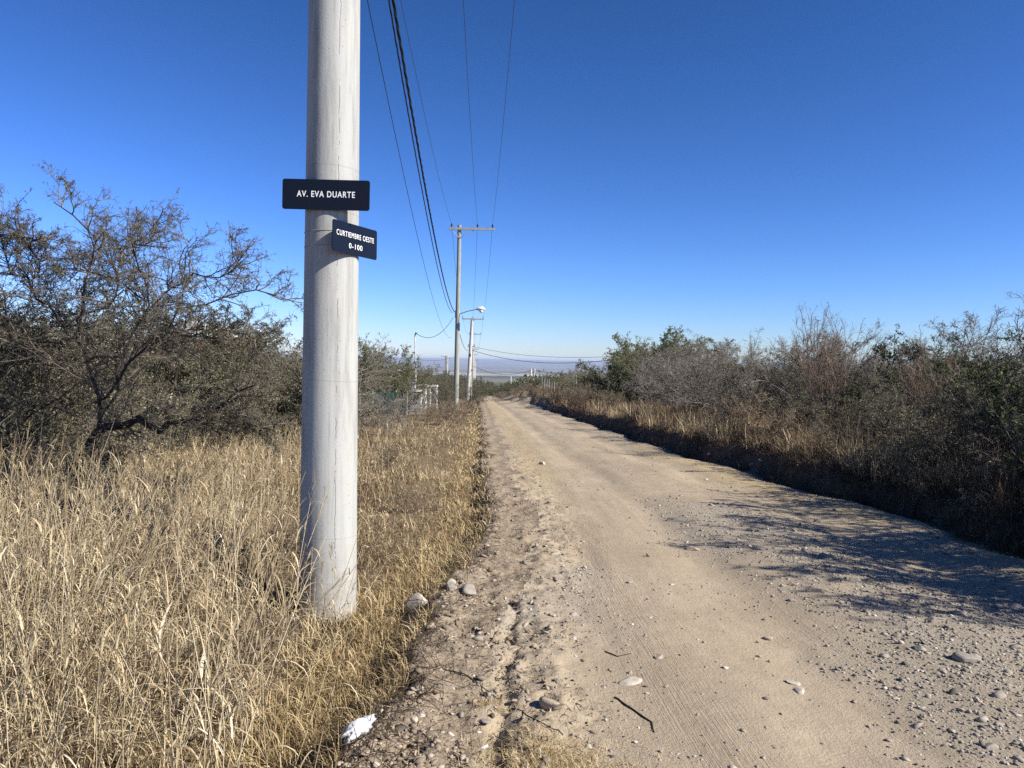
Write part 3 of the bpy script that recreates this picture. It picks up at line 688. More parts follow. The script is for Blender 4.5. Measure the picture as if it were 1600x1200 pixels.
# mat of short curled blades
x, y = scatter(rng, 230000, 1.7, 45, lft, lambda y: xl(y) + .05)
k = (edge(x, y) < -.02) & off_pole(x, y); x, y = x[k], y[k]
cl = fbm(x * 1.7, y * 1.7, 201) + .5
h = cap(rng.uniform(.12, .36, len(x)) * (.6 + cl), x, y) ; wd = .0022 + .0010 * y * rng.uniform(.4, 1, len(x))
v, f, per = blades(rng, x, y, h, wd, rng.uniform(.2, 1.35, len(x)), rng.uniform(-.3, 2.2, len(x)))
tone = np.clip(.24 + .16 * sstep(7, 13, y) + 1.1 * (fbm(x * .9, y * .9, 203, 3)) + rng.normal(0, .24, len(x)) + .25 * sstep(.4, -.9, edge(x, y)) * 0, 0, 1)
parts.append((v, f, np.repeat(tone, per)))
# medium dry grass
x, y = scatter(rng, 150000, 1.7, 60, lft, lambda y: xl(y) - .3)
d = -edge(x, y); k = off_pole(x, y) & (rng.uniform(0, 1, len(x)) < sstep(.1, 1.8, d) * .95 + .05) & (fbm(x * 1.3, y * 1.3, 207) > -.10); x, y = x[k], y[k]
h = cap(rng.uniform(.25, .62, len(x)) * (.55 + .95 * vn(x * 1.6, y * 1.6, 271)), x, y); wd = .0022 + .0007 * y * rng.uniform(.4, 1, len(x))
v, f, per = blades(rng, x, y, h, wd, rng.uniform(.0, 1.15, len(x)), rng.uniform(-.6, 2.4, len(x)), 5)
tone = np.clip(.46 + 1.1 * fbm(x * .8, y * .8, 209, 3) + rng.normal(0, .26, len(x)), 0, 1)
parts.append((v, f, np.repeat(tone, per)))
# curly seed-leaf bits high on the tangle
x, y = scatter(rng, 50000, 2.2, 22, lft, lambda y: xl(y) - .5)
k = off_pole(x, y) & (rng.uniform(0, 1, len(x)) < sstep(.4, 2.0, -edge(x, y))); x, y = x[k], y[k]
v, f, per = blades(rng, x, y, rng.uniform(.06, .16, len(x)), .0025 + .0006 * y, rng.uniform(.3, 2.4, len(x)), rng.uniform(1, 4, len(x)), 3)
v = v.reshape(len(x), -1, 3); v[:, :, 2] += cap(rng.uniform(.12, .6, len(x)), x, y)[:, None]; v = v.reshape(-1, 3)
parts.append((v, f, np.repeat(np.clip(rng.normal(.7, .2, len(x)), 0, 1), per)))
V1, F1, A1 = gather(parts)
tag(link('dry_grass', mesh_np('dry_grass', V1, F1, {'rnd': A1}), M['straw']), 'dry straw-coloured grass field left of the dirt road', 'grass', kind='stuff')

# golden low turf along the road edge
parts = []
x, y = scatter(rng, 80000, 1.7, 60, lambda y: xl(y) - 1.0, lambda y: xl(y) + .12)
d = -edge(x, y); k = (d > -.05) & off_pole(x, y) & (rng.uniform(0, 1, len(x)) < 1 - sstep(.2, .9, d)); x, y = x[k], y[k]
v, f, per = blades(rng, x, y, rng.uniform(.05, .17, len(x)), .003 + .001 * y * rng.uniform(.4, 1, len(x)), rng.uniform(.2, 1.4, len(x)), rng.uniform(-.2, 2, len(x)), 3)
parts.append((v, f, np.repeat(np.clip(.5 + .8 * fbm(x * 1.5, y * 1.5, 213) + rng.normal(0, .25, len(x)), 0, 1), per)))
for (bx, by, rx, ry, nn) in ((.20, 3.05, .34, .28, 9000), (.45, 2.6, .35, .4, 6000), (-.06, 3.6, .1, .1, 500)):
    x = rng.normal(bx, rx * .5, nn); y = rng.normal(by, ry * .5, nn); k = y > 1.8; k &= fbm(x * 6, y * 6, 217) > -.08; x, y = x[k], y[k]
    v, f, per = blades(rng, x, y, rng.uniform(.02, .07, len(x)), rng.uniform(.002, .004, len(x)), rng.uniform(.2, 1.5, len(x)), rng.uniform(-.2, 2.5, len(x)), 3)
    parts.append((v, f, np.repeat(rng.uniform(.1, 1, len(x)), per)))
x, y = scatter(rng, 26000, 8, 60, lambda y: xl(y) + .6, lambda y: xr(y) + .1)
k = (((x > xr(y) - .9) & (y < 24)) | ((x < xl(y) + 1.3) & (fbm(x, y * .5, 219) > .03))) & (fbm(x * 2, y * 2, 221) > .0); x, y = x[k], y[k]
v, f, per = blades(rng, x, y, rng.uniform(.01, .045, len(x)), .004 + .0008 * y, rng.uniform(.6, 1.5, len(x)), rng.uniform(0, 1, len(x)), 2)
parts.append((v, f, np.repeat(rng.uniform(.4, 1, len(x)), per)))
V1, F1, A1 = gather(parts)
tag(link('golden_turf', mesh_np('golden_turf', V1, F1, {'rnd': A1}), M['gold']), 'short golden turf along the left edge of the road and in the dirt', 'grass', kind='stuff')

# tall stalks with drooping leaves and seed plumes
def stalks():
    rng = np.random.default_rng(33); parts = []
    clumps = []
    for (px_, Y, n, hh) in ((60, 2.9, 16, 1.15), (150, 2.8, 10, 1.0), (20, 3.6, 18, 1.3), (105, 3.6, 12, 1.2), (240, 3.3, 14, 1.05), (330, 3.5, 14, 1.0), (300, 4.6, 16, 1.15),
                         (400, 4.3, 12, .95), (440, 4.4, 8, .8), (180, 4.6, 14, 1.15), (60, 5.2, 16, 1.2), (380, 5.9, 12, 1.0), (250, 6.3, 16, 1.1), (130, 6.6, 16, 1.2), (452, 5.0, 6, .7), (20, 7.2, 16, 1.2), (340, 7.4, 14, 1.0), (500, 4.85, 4, .55), (540, 4.9, 5, .5), (480, 4.75, 5, .6)):
        p = at(px_, 600, Y); clumps += [(p.x, Y, n, hh)]
    for i in range(230):
        Y = rng.uniform(3.2, 16); clumps.append((rng.uniform(-.85 * Y, -2.2), Y, rng.integers(4, 10), rng.uniform(.7, 1.15)))
    S, DD, LL = [], [], []
    for (cx_, cy_, n, hh) in clumps:
        for _ in range(n):
            x_, y_ = cx_ + rng.normal(0, .14), cy_ + rng.normal(0, .14)
            if not off_pole(np.array(x_), np.array(y_)): continue
            S.append((x_, y_, H(x_, y_) - .02)); DD.append((rng.normal(.08, .34), rng.normal(0, .3), 1)); LL.append(hh * rng.uniform(.7, 1.12))
    for _ in range(150):
        Y = rng.uniform(2.3, 4.6); x_ = -.74 * Y + rng.uniform(0, 1) ** 1.3 * (.46 * Y)
        S.append((x_, Y, H(x_, Y) - .02)); DD.append((rng.normal(.12, .22), rng.normal(.02, .2), 1)); LL.append(rng.uniform(.85, 1.4))
    S, DD, LL = np.array(S), np.array(DD), np.array(LL); n = len(S)
    P = walk(rng, S, DD, LL, 9, .04, -.012)
    v, f, per = tubes(P, .0030, .0011, 3); tone = np.clip(rng.normal(.82, .12, n), 0, 1); parts.append((v, f, np.repeat(tone, per)))
    # leaves that leave the stalk and droop
    s, d, L = spawn(rng, P, 5, .1, .85, (.3, .8), LL, .26); m = len(s)
    a = np.arctan2(d[:, 1], d[:, 0]); hd = norm(d * np.array([1, 1, 0])); p = s.copy(); th = rng.uniform(.2, .8, m); K = 6
    q = np.stack([-hd[:, 1], hd[:, 0], 0 * a], 1); VV = np.zeros((m, K + 1, 2, 3)); wd = rng.uniform(.004, .009, m)
    for k in range(K + 1):
        wk = (wd * (1 - k / K) ** .5 * .5 + .0003)[:, None]; VV[:, k, 0] = p - q * wk; VV[:, k, 1] = p + q * wk
        p = p + (hd * np.sin(th)[:, None] + np.array([0, 0, 1.]) * np.cos(th)[:, None]) * (L / K)[:, None]; th = th + rng.uniform(.15, .65, m)
    b0 = np.arange(m)[:, None] * (K + 1) * 2 + np.arange(K)[None] * 2
    parts.append((VV.reshape(-1, 3), np.stack([b0, b0 + 1, b0 + 3, b0 + 2], -1).reshape(-1, 4), np.repeat(np.clip(rng.normal(.7, .2, m), 0, 1), (K + 1) * 2)))
    # plumes
    s, d, L = spawn(rng, P[rng.uniform(0, 1, n) < .45], 14, .82, 1, (.1, .4), np.full(n, .16), 1); Q = walk(rng, s, d, L * .6, 4, .05, -.03)
    v, f, per = tubes(Q, .0009, .0012, 3); parts.append((v, f, rv(rng, len(Q), per)))
    V1, F1, A1 = gather(parts)
    tag(link('tall_dry_stalks', mesh_np('tall_dry_stalks', V1, F1, {'rnd': A1}), M['straw']), 'tall pale dry grass stalks with drooping leaves in the left field', 'grass', kind='stuff')
stalks()

# right bank weeds
parts = []
x, y = scatter(rng, 190000, 3.5, 70, lambda y: xr(y) - .12, lambda y: xr(y) + 4.5)
dr = x - xr(y); k = (rng.uniform(0, 1, len(x)) < (1 - .7 * sstep(1.5, 4.5, dr))) & (fbm(x * 1.5, y * 1.5, 231) > -.2 + .06 * (dr < .3)); x, y = x[k], y[k]; dr = x - xr(y)
h = rng.uniform(.12, .75, len(x)) * (.3 + .7 * sstep(.0, .9, dr)) * (.25 + 1.5 * vn(x * 1.3, y * 1.3, 233) ** 1.5); wd = .0022 + .0007 * y * rng.uniform(.4, 1, len(x))
v, f, per = blades(rng, x, y, h, wd, rng.uniform(0, 1.2, len(x)), rng.uniform(-.6, 2.2, len(x)), 4)
blond = sstep(.05, .22, fbm(x * .45, y * .35, 235, 3) + .25 * np.exp(-((y - 14.5) / 3) ** 2)) * (dr < 2.6)
parts.append((v, f, np.repeat(np.clip(.24 + .5 * blond - .1 * (y < 12) + rng.normal(0, .2, len(x)), 0, 1), per)))  # nearer weeds toned darker, painting in the shade of the bushes
x, y = scatter(rng, 40000, 3.2, 60, lambda y: xr(y) - .15, lambda y: xr(y) + .55); k = fbm(x * 2.5, y * 2.5, 261) > -.12; x, y = x[k], y[k]
v, f, per = blades(rng, x, y, rng.uniform(.06, .26, len(x)), .0025 + .0009 * y * rng.uniform(.4, 1, len(x)), rng.uniform(.5, 1.9, len(x)), rng.uniform(-.2, 1.5, len(x)), 4)
parts.append((v, f, np.repeat(np.clip(rng.normal(.14, .16, len(x)), 0, 1), per)))
V1, F1, A1 = gather(parts)
tag(link('bank_weeds', mesh_np('bank_weeds', V1, F1, {'rnd': A1}), M['browngrass']), 'brown and blond dry weeds covering the right bank', 'grass', kind='stuff')
# blond tufts on the bank and mounds
x, y = scatter(rng, 26000, 9, 80, lambda y: xr(y) + .25, lambda y: xr(y) + 2.4)
k = (fbm(x * .45, y * .35, 235, 3) + .3 * np.exp(-((y - 17) / 6) ** 2) > .06) & (fbm(x * 2, y * 2, 241) > -.02); x, y = x[k], y[k]
v, f, per = blades(rng, x, y, rng.uniform(.2, .62, len(x)), .003 + .0009 * y * rng.uniform(.5, 1, len(x)), rng.uniform(0, .7, len(x)), rng.uniform(-.2, 1.5, len(x)), 4)
tag(link('blond_tufts', mesh_np('blond_tufts', v, f, {'rnd': np.repeat(np.clip(rng.normal(.5, .22, len(x)), 0, 1), per)}), M['straw']), 'blond grass tufts standing on the right bank', 'grass', kind='stuff')

# litter of twigs and straw over the dirt verge
x, y = scatter(rng, 34000, 1.8, 26, lambda y: xl(y) - .1, lambda y: xl(y) + 1.35)
dd = x - xl(y); k = (rng.uniform(0, 1, len(x)) < 1 - sstep(.5, 1.35, dd)) & (fbm(x * 3, y * 3, 251) > -.08); x, y = x[k], y[k]
v, f, per = blades(rng, x, y, rng.uniform(.02, .10, len(x)), .0022 + .0008 * y, rng.uniform(1.25, 1.6, len(x)), rng.uniform(-.1, .5, len(x)), 2)
parts = [(v, f, np.repeat(rng.uniform(0, 1, len(x)), per))]
x, y = scatter(rng, 5000, 1.8, 20, lambda y: xl(y) + 1.2, lambda y: xr(y)); 
v, f, per = blades(rng, x, y, rng.uniform(.01, .05, len(x)), .0018 + .0007 * y, rng.uniform(1.3, 1.6, len(x)), rng.uniform(-.1, .3, len(x)), 2)
parts.append((v, f, np.repeat(rng.uniform(0, .8, len(x)), per)))
# dark trailing roots along the edge of the grass
s = np.stack([xl(y_ := 1 / rng.uniform(1 / 14, 1 / 2, 1500)) + rng.normal(.05, .09, 1500), y_, 0 * y_], 1); s[:, 2] = height(s[:, 0], s[:, 1]) + .005
P = walk(rng, s, np.stack([rng.normal(.1, .7, 1500), rng.normal(0, 1, 1500), rng.uniform(0, .5, 1500)], 1), rng.uniform(.08, .3, 1500), 6, .3, -.12)
P[:, :, 2] = np.maximum(P[:, :, 2], height(P[:, :, 0], P[:, :, 1]) + .003)
v, f, per = tubes(P, .0022, .001, 3); parts.append((v, f, np.repeat(rng.uniform(0, .5, 1500), per)))
V1, F1, A1 = gather(parts)
tag(link('plant_litter', mesh_np('plant_litter', V1, F1, {'rnd': A1}), M['litter']), 'dead twigs and straw bits strewn over the dirt verge', 'litter', kind='stuff')

# ------------------------------------------------------------------ stones
t_ = (1 + 5 ** .5) / 2
ICO = norm(np.array([(-1, t_, 0), (1, t_, 0), (-1, -t_, 0), (1, -t_, 0), (0, -1, t_), (0, 1, t_), (0, -1, -t_), (0, 1, -t_), (t_, 0, -1), (t_, 0, 1), (-t_, 0, -1), (-t_, 0, 1)], float))
ICF = np.array([(0, 11, 5), (0, 5, 1), (0, 1, 7), (0, 7, 10), (0, 10, 11), (1, 5, 9), (5, 11, 4), (11, 10, 2), (10, 7, 6), (7, 1, 8), (3, 9, 4), (3, 4, 2), (3, 2, 6), (3, 6, 8), (3, 8, 9), (4, 9, 5), (2, 4, 11), (6, 2, 10), (8, 6, 7), (9, 8, 1)])
def subdiv(v, f):
    v = list(map(tuple, v)); c = {}; o = []
    def mid(a, b):
        k = (min(a, b), max(a, b))
        if k not in c: c[k] = len(v); v.append(tuple(norm((np.array(v[a]) + np.array(v[b])) / 2)))
        return c[k]
    for a, b, d in f:
        ab, bd, da = mid(a, b), mid(b, d), mid(d, a); o += [(a, ab, da), (b, bd, ab), (d, da, bd), (ab, bd, da)]
    return np.array(v), np.array(o)
ICO2, ICF2 = subdiv(ICO, ICF); ICO3, ICF3 = subdiv(ICO2, ICF2)
M['gravel'] = veg('road_gravel', [(0, (.11, .095, .075)), (.35, (.21, .185, .15)), (.7, (.33, .29, .235)), (.93, (.40, .36, .30)), (1, (.5, .47, .41))], 0, .9)
def gravel(name, x, y, s, label, base, bf):
    n = len(x); rng = np.random.default_rng(len(x)); z = height(x, y)
    sc_ = np.stack([s * rng.uniform(.7, 1.5, n), s * rng.uniform(.6, 1.1, n), s * rng.uniform(.3, .65, n)], 1)
    nv = (base[None] * (1 + rng.normal(0, .16, (n, len(base), 1))) + rng.normal(0, .17, (n, len(base), 3))) * sc_[:, None]
    a = rng.uniform(0, 6.28, n); ti = rng.normal(0, .3, n); c, s_ = np.cos(a)[:, None], np.sin(a)[:, None]
    X, Y, Z = nv[..., 0], nv[..., 1], nv[..., 2] + nv[..., 0] * ti[:, None]
    vv = np.stack([X * c - Y * s_ + x[:, None], X * s_ + Y * c + y[:, None], Z + (z + sc_[:, 2] * .25)[:, None]], -1)
    f = (bf[None] + np.arange(n)[:, None, None] * len(base)).reshape(-1, 3)
    tag(link(name, mesh_np(name, vv.reshape(-1, 3), f, {'rnd': np.repeat(np.clip(rng.normal(.5, .25, n), 0, 1), len(base))}, False), M['gravel']), label, 'gravel', kind='stuff')
x, y = scatter(rng, 90000, 1.9, 30, lambda y: xl(y) + .9, lambda y: xr(y))
g = gravp(x, y); comp = np.exp(-((x + .035 * y - 1.6) / .85) ** 2); k = rng.uniform(0, 1, len(x)) < (g * .9 + .08) * (1 - .8 * comp); x, y = x[k], y[k]
gravel('fine_gravel', x, y, np.clip(rng.lognormal(-5.3, .45, len(x)), .002, .013) * (1 + y * .05), 'fine grey gravel scattered over the dirt road', ICO, ICF)
x, y = scatter(rng, 15000, 1.9, 26, lambda y: xl(y) + .1, lambda y: xr(y) + .1)
g = gravp(x, y); comp = np.exp(-((x + .035 * y - 1.6) / .85) ** 2); k = rng.uniform(0, 1, len(x)) < (g * .9 + .09 + .22 * (x < xl(y) + 1.1)) * (1 - .85 * comp); x, y = x[k], y[k]
gravel('coarse_gravel', x, y, np.clip(rng.lognormal(-4.6, .5, len(x)), .005, .03), 'coarse loose gravel on the road and its edges', ICO, ICF)

M['clod'] = veg('dry_soil_clods', [(0, (.12, .09, .06)), (.5, (.26, .205, .145)), (1, (.42, .35, .265))], 0, .95)
x, y = scatter(rng, 16000, 1.9, 20, lambda y: xl(y) - .12, lambda y: xl(y) + 1.0)
k = rng.uniform(0, 1, len(x)) < (1 - .8 * sstep(.25, 1.0, x - xl(y))) * sstep(-.12, .12, fbm(x * 2.4, y * 2.4, 311)); x, y = x[k], y[k]
gravel('dirt_clods', x, y, np.clip(rng.lognormal(-4.9, .6, len(x)), .004, .024), 'broken dry soil clods along the dirt berm', ICO, ICF)
bpy.data.objects['dirt_clods'].data.materials.clear(); bpy.data.objects['dirt_clods'].data.materials.append(M['clod'])
def stone(px_, py_, wpx, fl, mt, label, name='stone', group=None, seed=0, asp=1.4, rz=None):
    rng = np.random.default_rng(int(px_ * 7 + py_)); g = ground_at(px_, py_); r = wpx / FPX * g.length / 2 * .96
    v = ICO3.copy(); nz = fbm(v[:, 0] * 1.6 + px_, v[:, 1] * 1.6 + v[:, 2] * 1.3 + py_, 3, 3)
    v = v * (1 + .6 * nz[:, None] + .25 * fbm(v[:, 0] * 5 + px_, v[:, 1] * 5 + v[:, 2] * 4, 9, 2)[:, None]); 
    for _ in range(9):                                       # knock flat facets off
        d = norm(rng.normal(0, 1, 3)); lim = rng.uniform(.42, .72); t = v @ d; v = v - np.maximum(t - lim, 0)[:, None] * d
    v = v * np.array([r, r / asp, r * fl])
    me = mesh_np(name, v, ICF3, None, False); o = link(name, me, mt)
    o.location = (g.x, g.y, g.z + r * fl * .22); o.rotation_euler = (rng.normal(0, .12), rng.normal(0, .12), rng.uniform(-.4, .4) if rz is None else rz)
    return tag(o, label, 'rock', group)
EG = 'rocks on the verge'
stone(655, 948, 50, .75, M['stonewhite'], 'white flattish rock in the grass to the right of the big pole foot', 'rock', EG, asp=1.6)
stone(704, 920, 30, .9, M['stonewhite'], 'pale angular rock at the grass edge beside the grey boulder', 'rock', EG, asp=1.2)
stone(734, 930, 32, .75, M['stonegrey'], 'grey boulder on the dirt edge right of the pale angular rock', 'rock', EG, asp=1.2)
stone(862, 1108, 56, .5, M['stonetan'], 'long tilted tan rock behind the small grass patch at bottom centre', 'rock', EG, asp=2.0, rz=-.6)
stone(897, 962, 18, .7, M['stonegrey'], 'small upright grey stone in the dirt left of the tyre track', 'rock', EG)
stone(750, 903, 20, .4, M['stonegrey'], 'thin flat grey stone behind the grey boulder', 'rock', EG, asp=1.8)
stone(806, 1017, 34, .3, M['stonetan'], 'flat tan stone half buried beside the furrow', 'rock', EG, asp=1.7)
stone(985, 1070, 44, .28, M['stonewhite'], 'broad pale flat stone half buried left of the tyre track', 'rock', EG, asp=1.6)
stone(865, 868, 28, .32, M['stonewhite'], 'long pale flat stone on the verge, nearer of two', 'rock', EG, asp=2.2)
stone(858, 853, 24, .35, M['stonegrey'], 'long flat grey stone on the verge, farther of two', 'rock', EG, asp=2.0)
stone(851, 836, 18, .5, M['stonegrey'], 'small grey stone above the two long flat ones', 'rock', EG, asp=1.6)
stone(848, 726, 14, .6, M['stonewhite'], 'small pale stone on the left of the far road', 'rock', EG)
stone(1082, 860, 30, .45, M['stonetan'], 'rounded tan cobble in the middle of the road at the shadow tip', 'rock', EG, asp=1.5)
RG = 'bigger loose stones lying on the road'
RL = 'loose grey or pale stone lying on the dirt road surface'
for i, (px_, py_, w_, m_) in enumerate(((1010, 1086, 12, 'stonewhite'), (1238, 1068, 26, 'stonewhite'), (1250, 1083, 28, 'stonewhite'), (1133, 1044, 14, 'stonewhite'), (1283, 1040, 16, 'stonegrey'),
        (1496, 960, 26, 'stonegrey'), (1515, 1032, 46, 'stonegrey'), (1437, 1015, 26, 'stonegrey'), (1383, 1028, 18, 'stonegrey'), (1320, 1046, 14, 'stonegrey'), (1400, 1094, 12, 'stonewhite'),
        (1560, 1132, 18, 'stonegrey'), (1545, 1170, 26, 'stonegrey'), (1562, 1088, 24, 'stonegrey'), (1200, 1000, 22, 'stonetan'), (1184, 1028, 14, 'stonegrey'), (1015, 966, 10, 'stonewhite'), (1050, 914, 12, 'stonewhite'),
        (984, 912, 14, 'stonegrey'), (935, 766, 10, 'stonegrey'), (1063, 776, 10, 'stonegrey'), (1152, 768, 12, 'stonegrey'), (1104, 840, 9, 'stonegrey'), (1276, 816, 18, 'stonegrey'), (1408, 825, 12, 'stonegrey'),
        (1290, 870, 24, 'stonegrey'), (1302, 873, 22, 'stonetan'), (1355, 876, 20, 'stonegrey'), (1237, 940, 20, 'stonegrey'), (1325, 945, 12, 'stonegrey'), (1340, 908, 10, 'stonewhite'), (1460, 972, 34, 'stonegrey'), (1585, 950, 20, 'stonegrey'),
        (1030, 1028, 22, 'stonegrey'), (1103, 750, 8, 'stonewhite'), (1190, 726, 11, 'stonewhite'), (1109, 712, 12, 'stonewhite'), (1175, 729, 16, 'stonewhite'), (1005, 690, 7, 'stonewhite'), (1247, 730, 9, 'stonewhite'), (1390, 1160, 14, 'stonegrey'), (1285, 1166, 12, 'stonegrey'), (1090, 1000, 8, 'stonewhite'))):
    stone(px_, py_, w_, .42, M[m_], RL, 'stone', RG)
random.seed(8)
VG = 'pale clods and stones on the dirt verge'
for i in range(34):
    Y = 1 / random.uniform(1 / 14, 1 / 2.9); x = float(xl(Y)) + random.uniform(.02, 1.0)
    v = Vector((x, Y, H(x, Y))); rr = random.uniform(.008, .02)
    me = mesh_np('clod', ICO3 * (1 + .6 * fbm(ICO3[:, 0] * 2 + i, ICO3[:, 1] * 2 + ICO3[:, 2], i, 3))[:, None] * np.array([rr * random.uniform(1, 1.7), rr, rr * random.uniform(.4, .8)]), ICF3)
    o = link('stone', me, M[random.choice(['stonegrey', 'stonegrey', 'stonetan', 'stonetan', 'stonewhite'])], None, (v.x, v.y, v.z + rr * .2)); o.rotation_euler = (0, 0, random.uniform(0, 6.28))
    tag(o, 'small stone among the dirt clods of the left verge', 'rock', VG)

# crumpled white plastic
g = ground_at(559, 1150); rg = np.random.default_rng(4)
v = ICO3 * 1.0; v = v * (1 + 1.5 * fbm(v[:, 0] * 2.6 + 3, v[:, 1] * 2.6 + v[:, 2] * 2.2, 61, 4))[:, None]; v2, f2 = subdiv(ICO3, ICF3)
v2 = v2 * (1 + 1.4 * fbm(v2[:, 0] * 2.4 + 3, v2[:, 1] * 2.4 + v2[:, 2] * 2.2, 61, 5) + .35 * np.abs(fbm(v2[:, 0] * 7, v2[:, 1] * 7 + v2[:, 2] * 6, 65, 3)))[:, None] * np.array([.075, .038, .032])
bagm = mesh_np('plastic_bag', v2, f2)
o = link('plastic_bag', bagm, M['bag'], None, (g.x, g.y, g.z + .03)); o.rotation_euler = (0, -.1, 1.05)
tag(o, 'crumpled white plastic bag at the grass edge at the bottom of the photo', 'litter')

# fallen sticks
def stick(pxs, r, label, lift=.003):
    pts = []
    for (a, b) in pxs: q = ground_at(a, b); pts.append(q)
    fine = []
    for i in range(len(pts) - 1):
        for k in range(5):
            p = pts[i].lerp(pts[i + 1], k / 5); fine.append(Vector((p.x + random.gauss(0, .0015), p.y, max(p.z, H(p.x, p.y)) + lift)))
    fine.append(pts[-1] + Vector((0, 0, lift)))
    tag(MB().tube(fine, [r * (1 - .5 * i / len(fine)) for i in range(len(fine))], 6).obj('stick', M['bark_dark'], smooth=True), label, 'stick', 'fallen sticks on the verge')
stick([(650, 1042), (700, 1052), (740, 1068), (780, 1095)], .004, 'thin crooked stick leaning from the grass edge over the dirt')
stick([(800, 1110), (840, 1132), (880, 1152)], .004, 'thin dark stick lying at the right end of the furrow')
stick([(960, 1092), (990, 1112), (1018, 1130), (1022, 1146)], .005, 'dark bent stick lying on the road left of the tyre tracks')
stick([(945, 1020), (965, 1028), (985, 1022)], .004, 'short pale-barked stick near the flat pale stone')

# ------------------------------------------------------------------ near pole and street signs
PB = Vector((PX, PYY, H(PX, PYY)))
near_pole = empty('utility_pole', PB, label='thick pale concrete pole in the foreground carrying two black street signs', cat='pole')
def rad(z): return .196 - .0062 * z
mb = MB(); zs = [-.3] + [i * .25 for i in range(0, 43)]
mb.tube([(0, 0, z) for z in zs], [rad(max(z, 0)) for z in zs], 64); mb.obj('shaft', M['concrete'], near_pole, smooth=True)
def insul(parent, x, y, z, s=1.0):
    MB().lathe((x, y, z), [(0, .018 * s), (.06, .018 * s), (.07, .06 * s), (.10, .065 * s), (.115, .035 * s), (.13, .055 * s), (.16, .055 * s), (.175, .03 * s), (.20, .035 * s), (.225, .02 * s)], 12).obj('insulator', M['ceramic'], parent, smooth=True)
def crossarm(parent, x0, x1, y, z, mt, braces=True, xs_=None, w_=.10):
    MB().box(((x0 + x1) / 2, y, z), (x1 - x0, .09, w_), bev=.01).obj('crossarm', mt, parent)
    if braces:
        for sx_ in (x0 * .8 if x0 < -.3 else -.35, .75): MB().tube([(sx_, y, z - .05), (0, y, z - .52)], .014, 6).obj('brace', M['galv'], parent)
    for q in (xs_ or (x0 + .08, (x0 + x1) / 2, x1 - .08)): insul(parent, q, y, z + w_ / 2)
crossarm(near_pole, -.95, 1.75, -.2, 10.15, M['concrete_far'], xs_=(-.85, .45, 1.65))
near_pole.rotation_euler = (0, 0, 0)

def rrect(w_, h_, r, n=5):
    p = []
    for cx_, cz_, a0 in ((w_ / 2 - r, h_ / 2 - r, 0), (-w_ / 2 + r, h_ / 2 - r, 90), (-w_ / 2 + r, -h_ / 2 + r, 180), (w_ / 2 - r, -h_ / 2 + r, 270)):
        for k in range(n + 1): a = math.radians(a0 + 90 * k / n); p.append((cx_ + r * math.cos(a), cz_ + r * math.sin(a)))
    return p
M['signface'], t, b = mat('enamel_sign_face', .3, .28); b.inputs['Base Color'].default_value = (.004, .006, .013, 1)
n_ = noise(t, 6, 4); t.links.new(ramp(t, n_, [(.3, (.34, .34, .34)), (.7, (.46, .46, .46))]), b.inputs['Roughness'])
M['letter'] = simple('white_lettering', (.80, .80, .80), .5, .4, .03)
def text_mesh(body, size, bold):
    cu = bpy.data.curves.new('txt', 'FONT'); cu.body = body; cu.size = size; cu.align_x = 'CENTER'; cu.align_y = 'CENTER'; cu.offset = bold; cu.extrude = .0012; cu.space_character = 1.16
    o = bpy.data.objects.new('txt', cu); COL.objects.link(o); bpy.context.view_layer.update()
    me = bpy.data.meshes.new_from_object(o); bpy.data.objects.remove(o); bpy.data.curves.remove(cu); return me
def street_sign(center, normal_az, w_, h_, lines, label, roll):
    # local frame: x right along the plate, z up, -y out of the face
    o = empty('street_sign', center, label=label, cat='street sign')
    o.rotation_euler = (0, roll, normal_az)
    ring = rrect(w_, h_, .016); n = len(ring); m = MB()
    m.add([(x, -.002, z) for x, z in ring] + [(x, .002, z) for x, z in ring], [tuple(range(n)), tuple(range(2 * n - 1, n - 1, -1))] + [(i, n + i, n + (i + 1) % n, (i + 1) % n) for i in range(n)])
    m.obj('plate', M['signface'], o)
    for (body, size, z, wid) in lines:
        me = text_mesh(body, size, size * (.014 if w_ > .55 else 0))
        xs_ = [v.co.x for v in me.vertices]; k = wid / (max(xs_) - min(xs_)); ym = (max(v.co.y for v in me.vertices) + min(v.co.y for v in me.vertices)) / 2
        for v in me.vertices: v.co = Vector((v.co.x * k, -.0032 - v.co.z * .5, v.co.y - ym + z))
        me.flip_normals() if False else None
        link('lettering', me, M['letter'], o)
    return o
R_AT = rad(2.4)
# upper plate faces the camera squarely, lower one faces the side street
zs1 = at(509, 304, PYY - .2).z; 
s1 = street_sign(Vector((at(509.5, 304, PYY - R_AT - .012).x, PYY - R_AT - .012, zs1)), 0, .575, .198, [('AV. EVA DUARTE', .056, .003, .382)], 'black street sign reading AV. EVA DUARTE, upper of two on the concrete pole', math.radians(.35))
az2 = math.radians(66)
nrm = Vector((math.sin(az2), -math.cos(az2), 0))
c2 = Vector((PX, PYY, 0)) + nrm * (rad(2.1) + .012)
c2.z = at(551, 375.5, c2.y).z
s2 = street_sign(c2, az2, .50, .205, [('CURTIEMBRE OESTE', .050, .026, .42), ('0-100', .05, -.045, .15)], 'dark street sign reading CURTIEMBRE OESTE 0-100, lower one turned to the side street', 0)
for s_, zz in ((s1, None), (s2, None)):
    for dz in ((-.03,) if s_ is s1 else (.05, -.05)):
        c = s_.location; zc = c.z - PB.z + dz; r = rad(zc) + .0015
        # the strap is a loop round the shaft
        pts = [(PX + math.cos(a) * r, PYY + math.sin(a) * r, PB.z + zc) for a in np.linspace(0, 2 * math.pi, 49)]
        ob = MB().tube(pts, .0022, 6, False).obj('strap', M['galv'], None, smooth=True)
        ob.parent = s_; bpy.context.view_layer.update(); ob.matrix_parent_inverse = s_.matrix_world.inverted()

